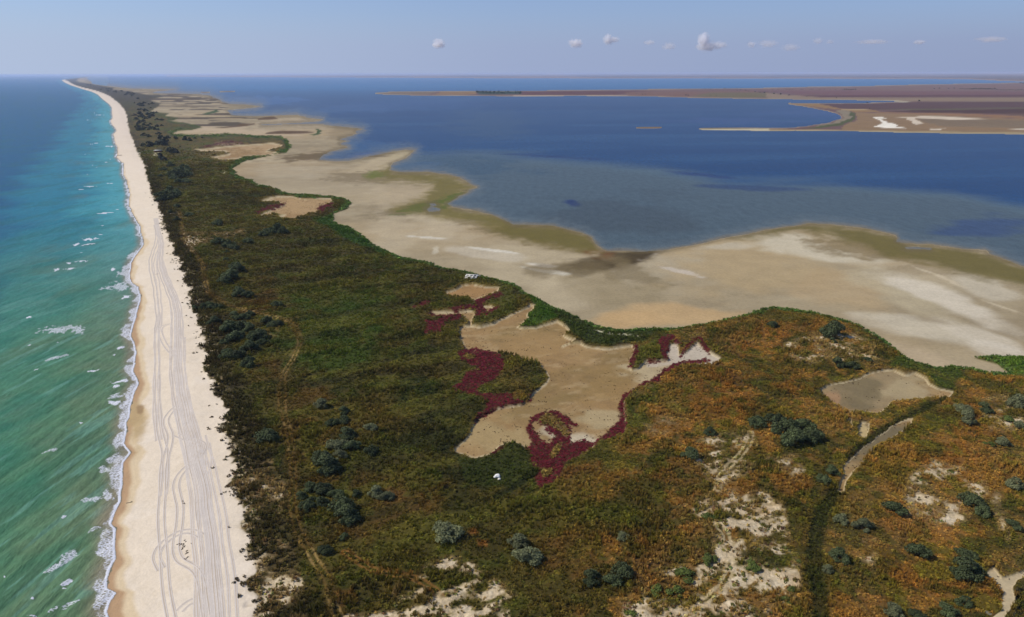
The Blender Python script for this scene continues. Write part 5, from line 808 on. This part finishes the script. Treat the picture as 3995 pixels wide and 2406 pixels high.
# ---------------------------------------------------------------- fair weather clouds standing far beyond the lagoon
def cloud_material(name, dens, seed, thr):
    m, t, b, o = mat(name); t.nodes.remove(b); pv = N(t, 'ShaderNodeVolumePrincipled'); pv.inputs['Color'].default_value = (1, .99, 1, 1); pv.inputs['Anisotropy'].default_value = .3
    tcn = N(t, 'ShaderNodeTexCoord').outputs['Object']; mp_ = N(t, 'ShaderNodeMapping'); mp_.inputs['Location'].default_value = (seed, seed * .7, 0); mp_.inputs['Scale'].default_value = (1.5, 1, 1); t.links.new(tcn, mp_.inputs[0]); n_ = noise(t, 1.9, 5, .62, mp_.outputs[0])
    ln = N(t, 'ShaderNodeVectorMath'); ln.operation = 'LENGTH'; t.links.new(tcn, ln.inputs[0]); fall = mathn(t, 'SUBTRACT', 1.0, ln.outputs['Value'])
    v = mathn(t, 'SUBTRACT', mathn(t, 'ADD', n_, mathn(t, 'MULTIPLY', fall, .55)), thr); v = mathn(t, 'MULTIPLY', v, 3.0, clamp=True); t.links.new(mathn(t, 'MULTIPLY', v, dens), pv.inputs['Density']); t.links.new(pv.outputs[0], o.inputs['Volume']); return m
import bmesh
def cloud(u_, v_, rx, ry, dens, thr, seed, label):
    dist = 34000.0; a = (u_ - W / 2) / F; b = -(v_ - HH / 2) / F; d = _f + a * _r + b * _u; p = d * (dist / d[1]) + np.array([0, 0, CH])
    k = dist / math.cos(0) / F; bm = bmesh.new(); bmesh.ops.create_icosphere(bm, subdivisions=3, radius=1); me = bpy.data.meshes.new('cloud'); bm.to_mesh(me); bm.free()
    me.materials.append(cloud_material('cloud_%d' % seed, dens * 1.5 / (rx * k), seed, thr)); o = link('cloud', me, label=label, category='cloud', group='small clouds over the horizon'); o.location = p; o.scale = (rx * k, rx * k * .8, ry * k)
CS_ = 2.053
for i, (a, b, rx, ry, dn, th_, lab) in enumerate([(298,180,66,40,2.2,.56,'white rounded cloud, second from left, left of the two-lobed one'),(560,150,44,46,2.2,.56,'tall white lobe of the third cloud from left'),(612,152,44,26,1.4,.56,'low right lobe of the third cloud from left'),(890,175,50,22,1.1,.56,'faint small puff between the third cloud and the towering one'),(1045,205,60,34,1.0,.57,'faint lavender puff left of the towering cloud'),
 (1325,150,52,58,2.6,.55,'towering white top of the largest cloud'),(1350,205,95,48,2.0,.56,'broad base of the largest cloud'),(1455,195,70,34,1.2,.57,'right shoulder of the largest cloud'),(1708,190,42,28,1.1,.57,'small pale puff right of the largest cloud'),(1840,185,90,34,.9,.57,'hazy pale smear of cloud right of the largest cloud'),(2020,215,85,34,.9,.58,'low flat cloud right of the hazy smear'),
 (2240,162,50,30,.8,.58,'small pale cloud above the low flat one at right'),(2335,170,36,20,.7,.58,'tiny pale cloud at the right end of the row')]):
    cloud(2100 + a / CS_, 80 + b / CS_, rx / CS_, ry / CS_, dn, th_, i + 1, lab)
cloud(1055 * 1.6214, 105 * 1.6214, 28, 20, 2.4, .55, 20, 'single white puff, leftmost of all the clouds')
for i, (a, b, rx, ry, lab) in enumerate([(2100,100,70,9,'long thin cloud streak near the right edge'),(2212,101,26,9,'tiny puff right of the long cloud streak'),(2385,94,60,12,'faint ragged cloud at the right edge of the sky')]): cloud(a * 1.6214, b * 1.6214, rx, ry, 1.3, .54, 30 + i, lab)
# ---------------------------------------------------------------- the hazy air
hx, hy0, hy1, hz0, hz1 = 75000, -3000, 66000, -4.0, CH + 4
hv = [(-hx, hy0, hz0), (hx, hy0, hz0), (hx, hy1, hz0), (-hx, hy1, hz0), (-hx, hy0, hz1), (hx, hy0, hz1), (hx, hy1, hz1), (-hx, hy1, hz1)]
hm = bpy.data.meshes.new('haze'); hm.from_pydata(hv, [], [(3, 2, 1, 0), (4, 5, 6, 7), (0, 1, 5, 4), (1, 2, 6, 5), (2, 3, 7, 6), (3, 0, 4, 7)])
m_, t_, b_, o_ = mat('haze_air'); t_.nodes.remove(b_); pv = N(t_, 'ShaderNodeVolumePrincipled'); pv.inputs['Color'].default_value = (.72, .80, 1, 1); pv.inputs['Density'].default_value = HAZE; pv.inputs['Anisotropy'].default_value = 0.1
t_.links.new(pv.outputs[0], o_.inputs['Volume']); hm.materials.append(m_); link('haze', hm, kind='stuff')
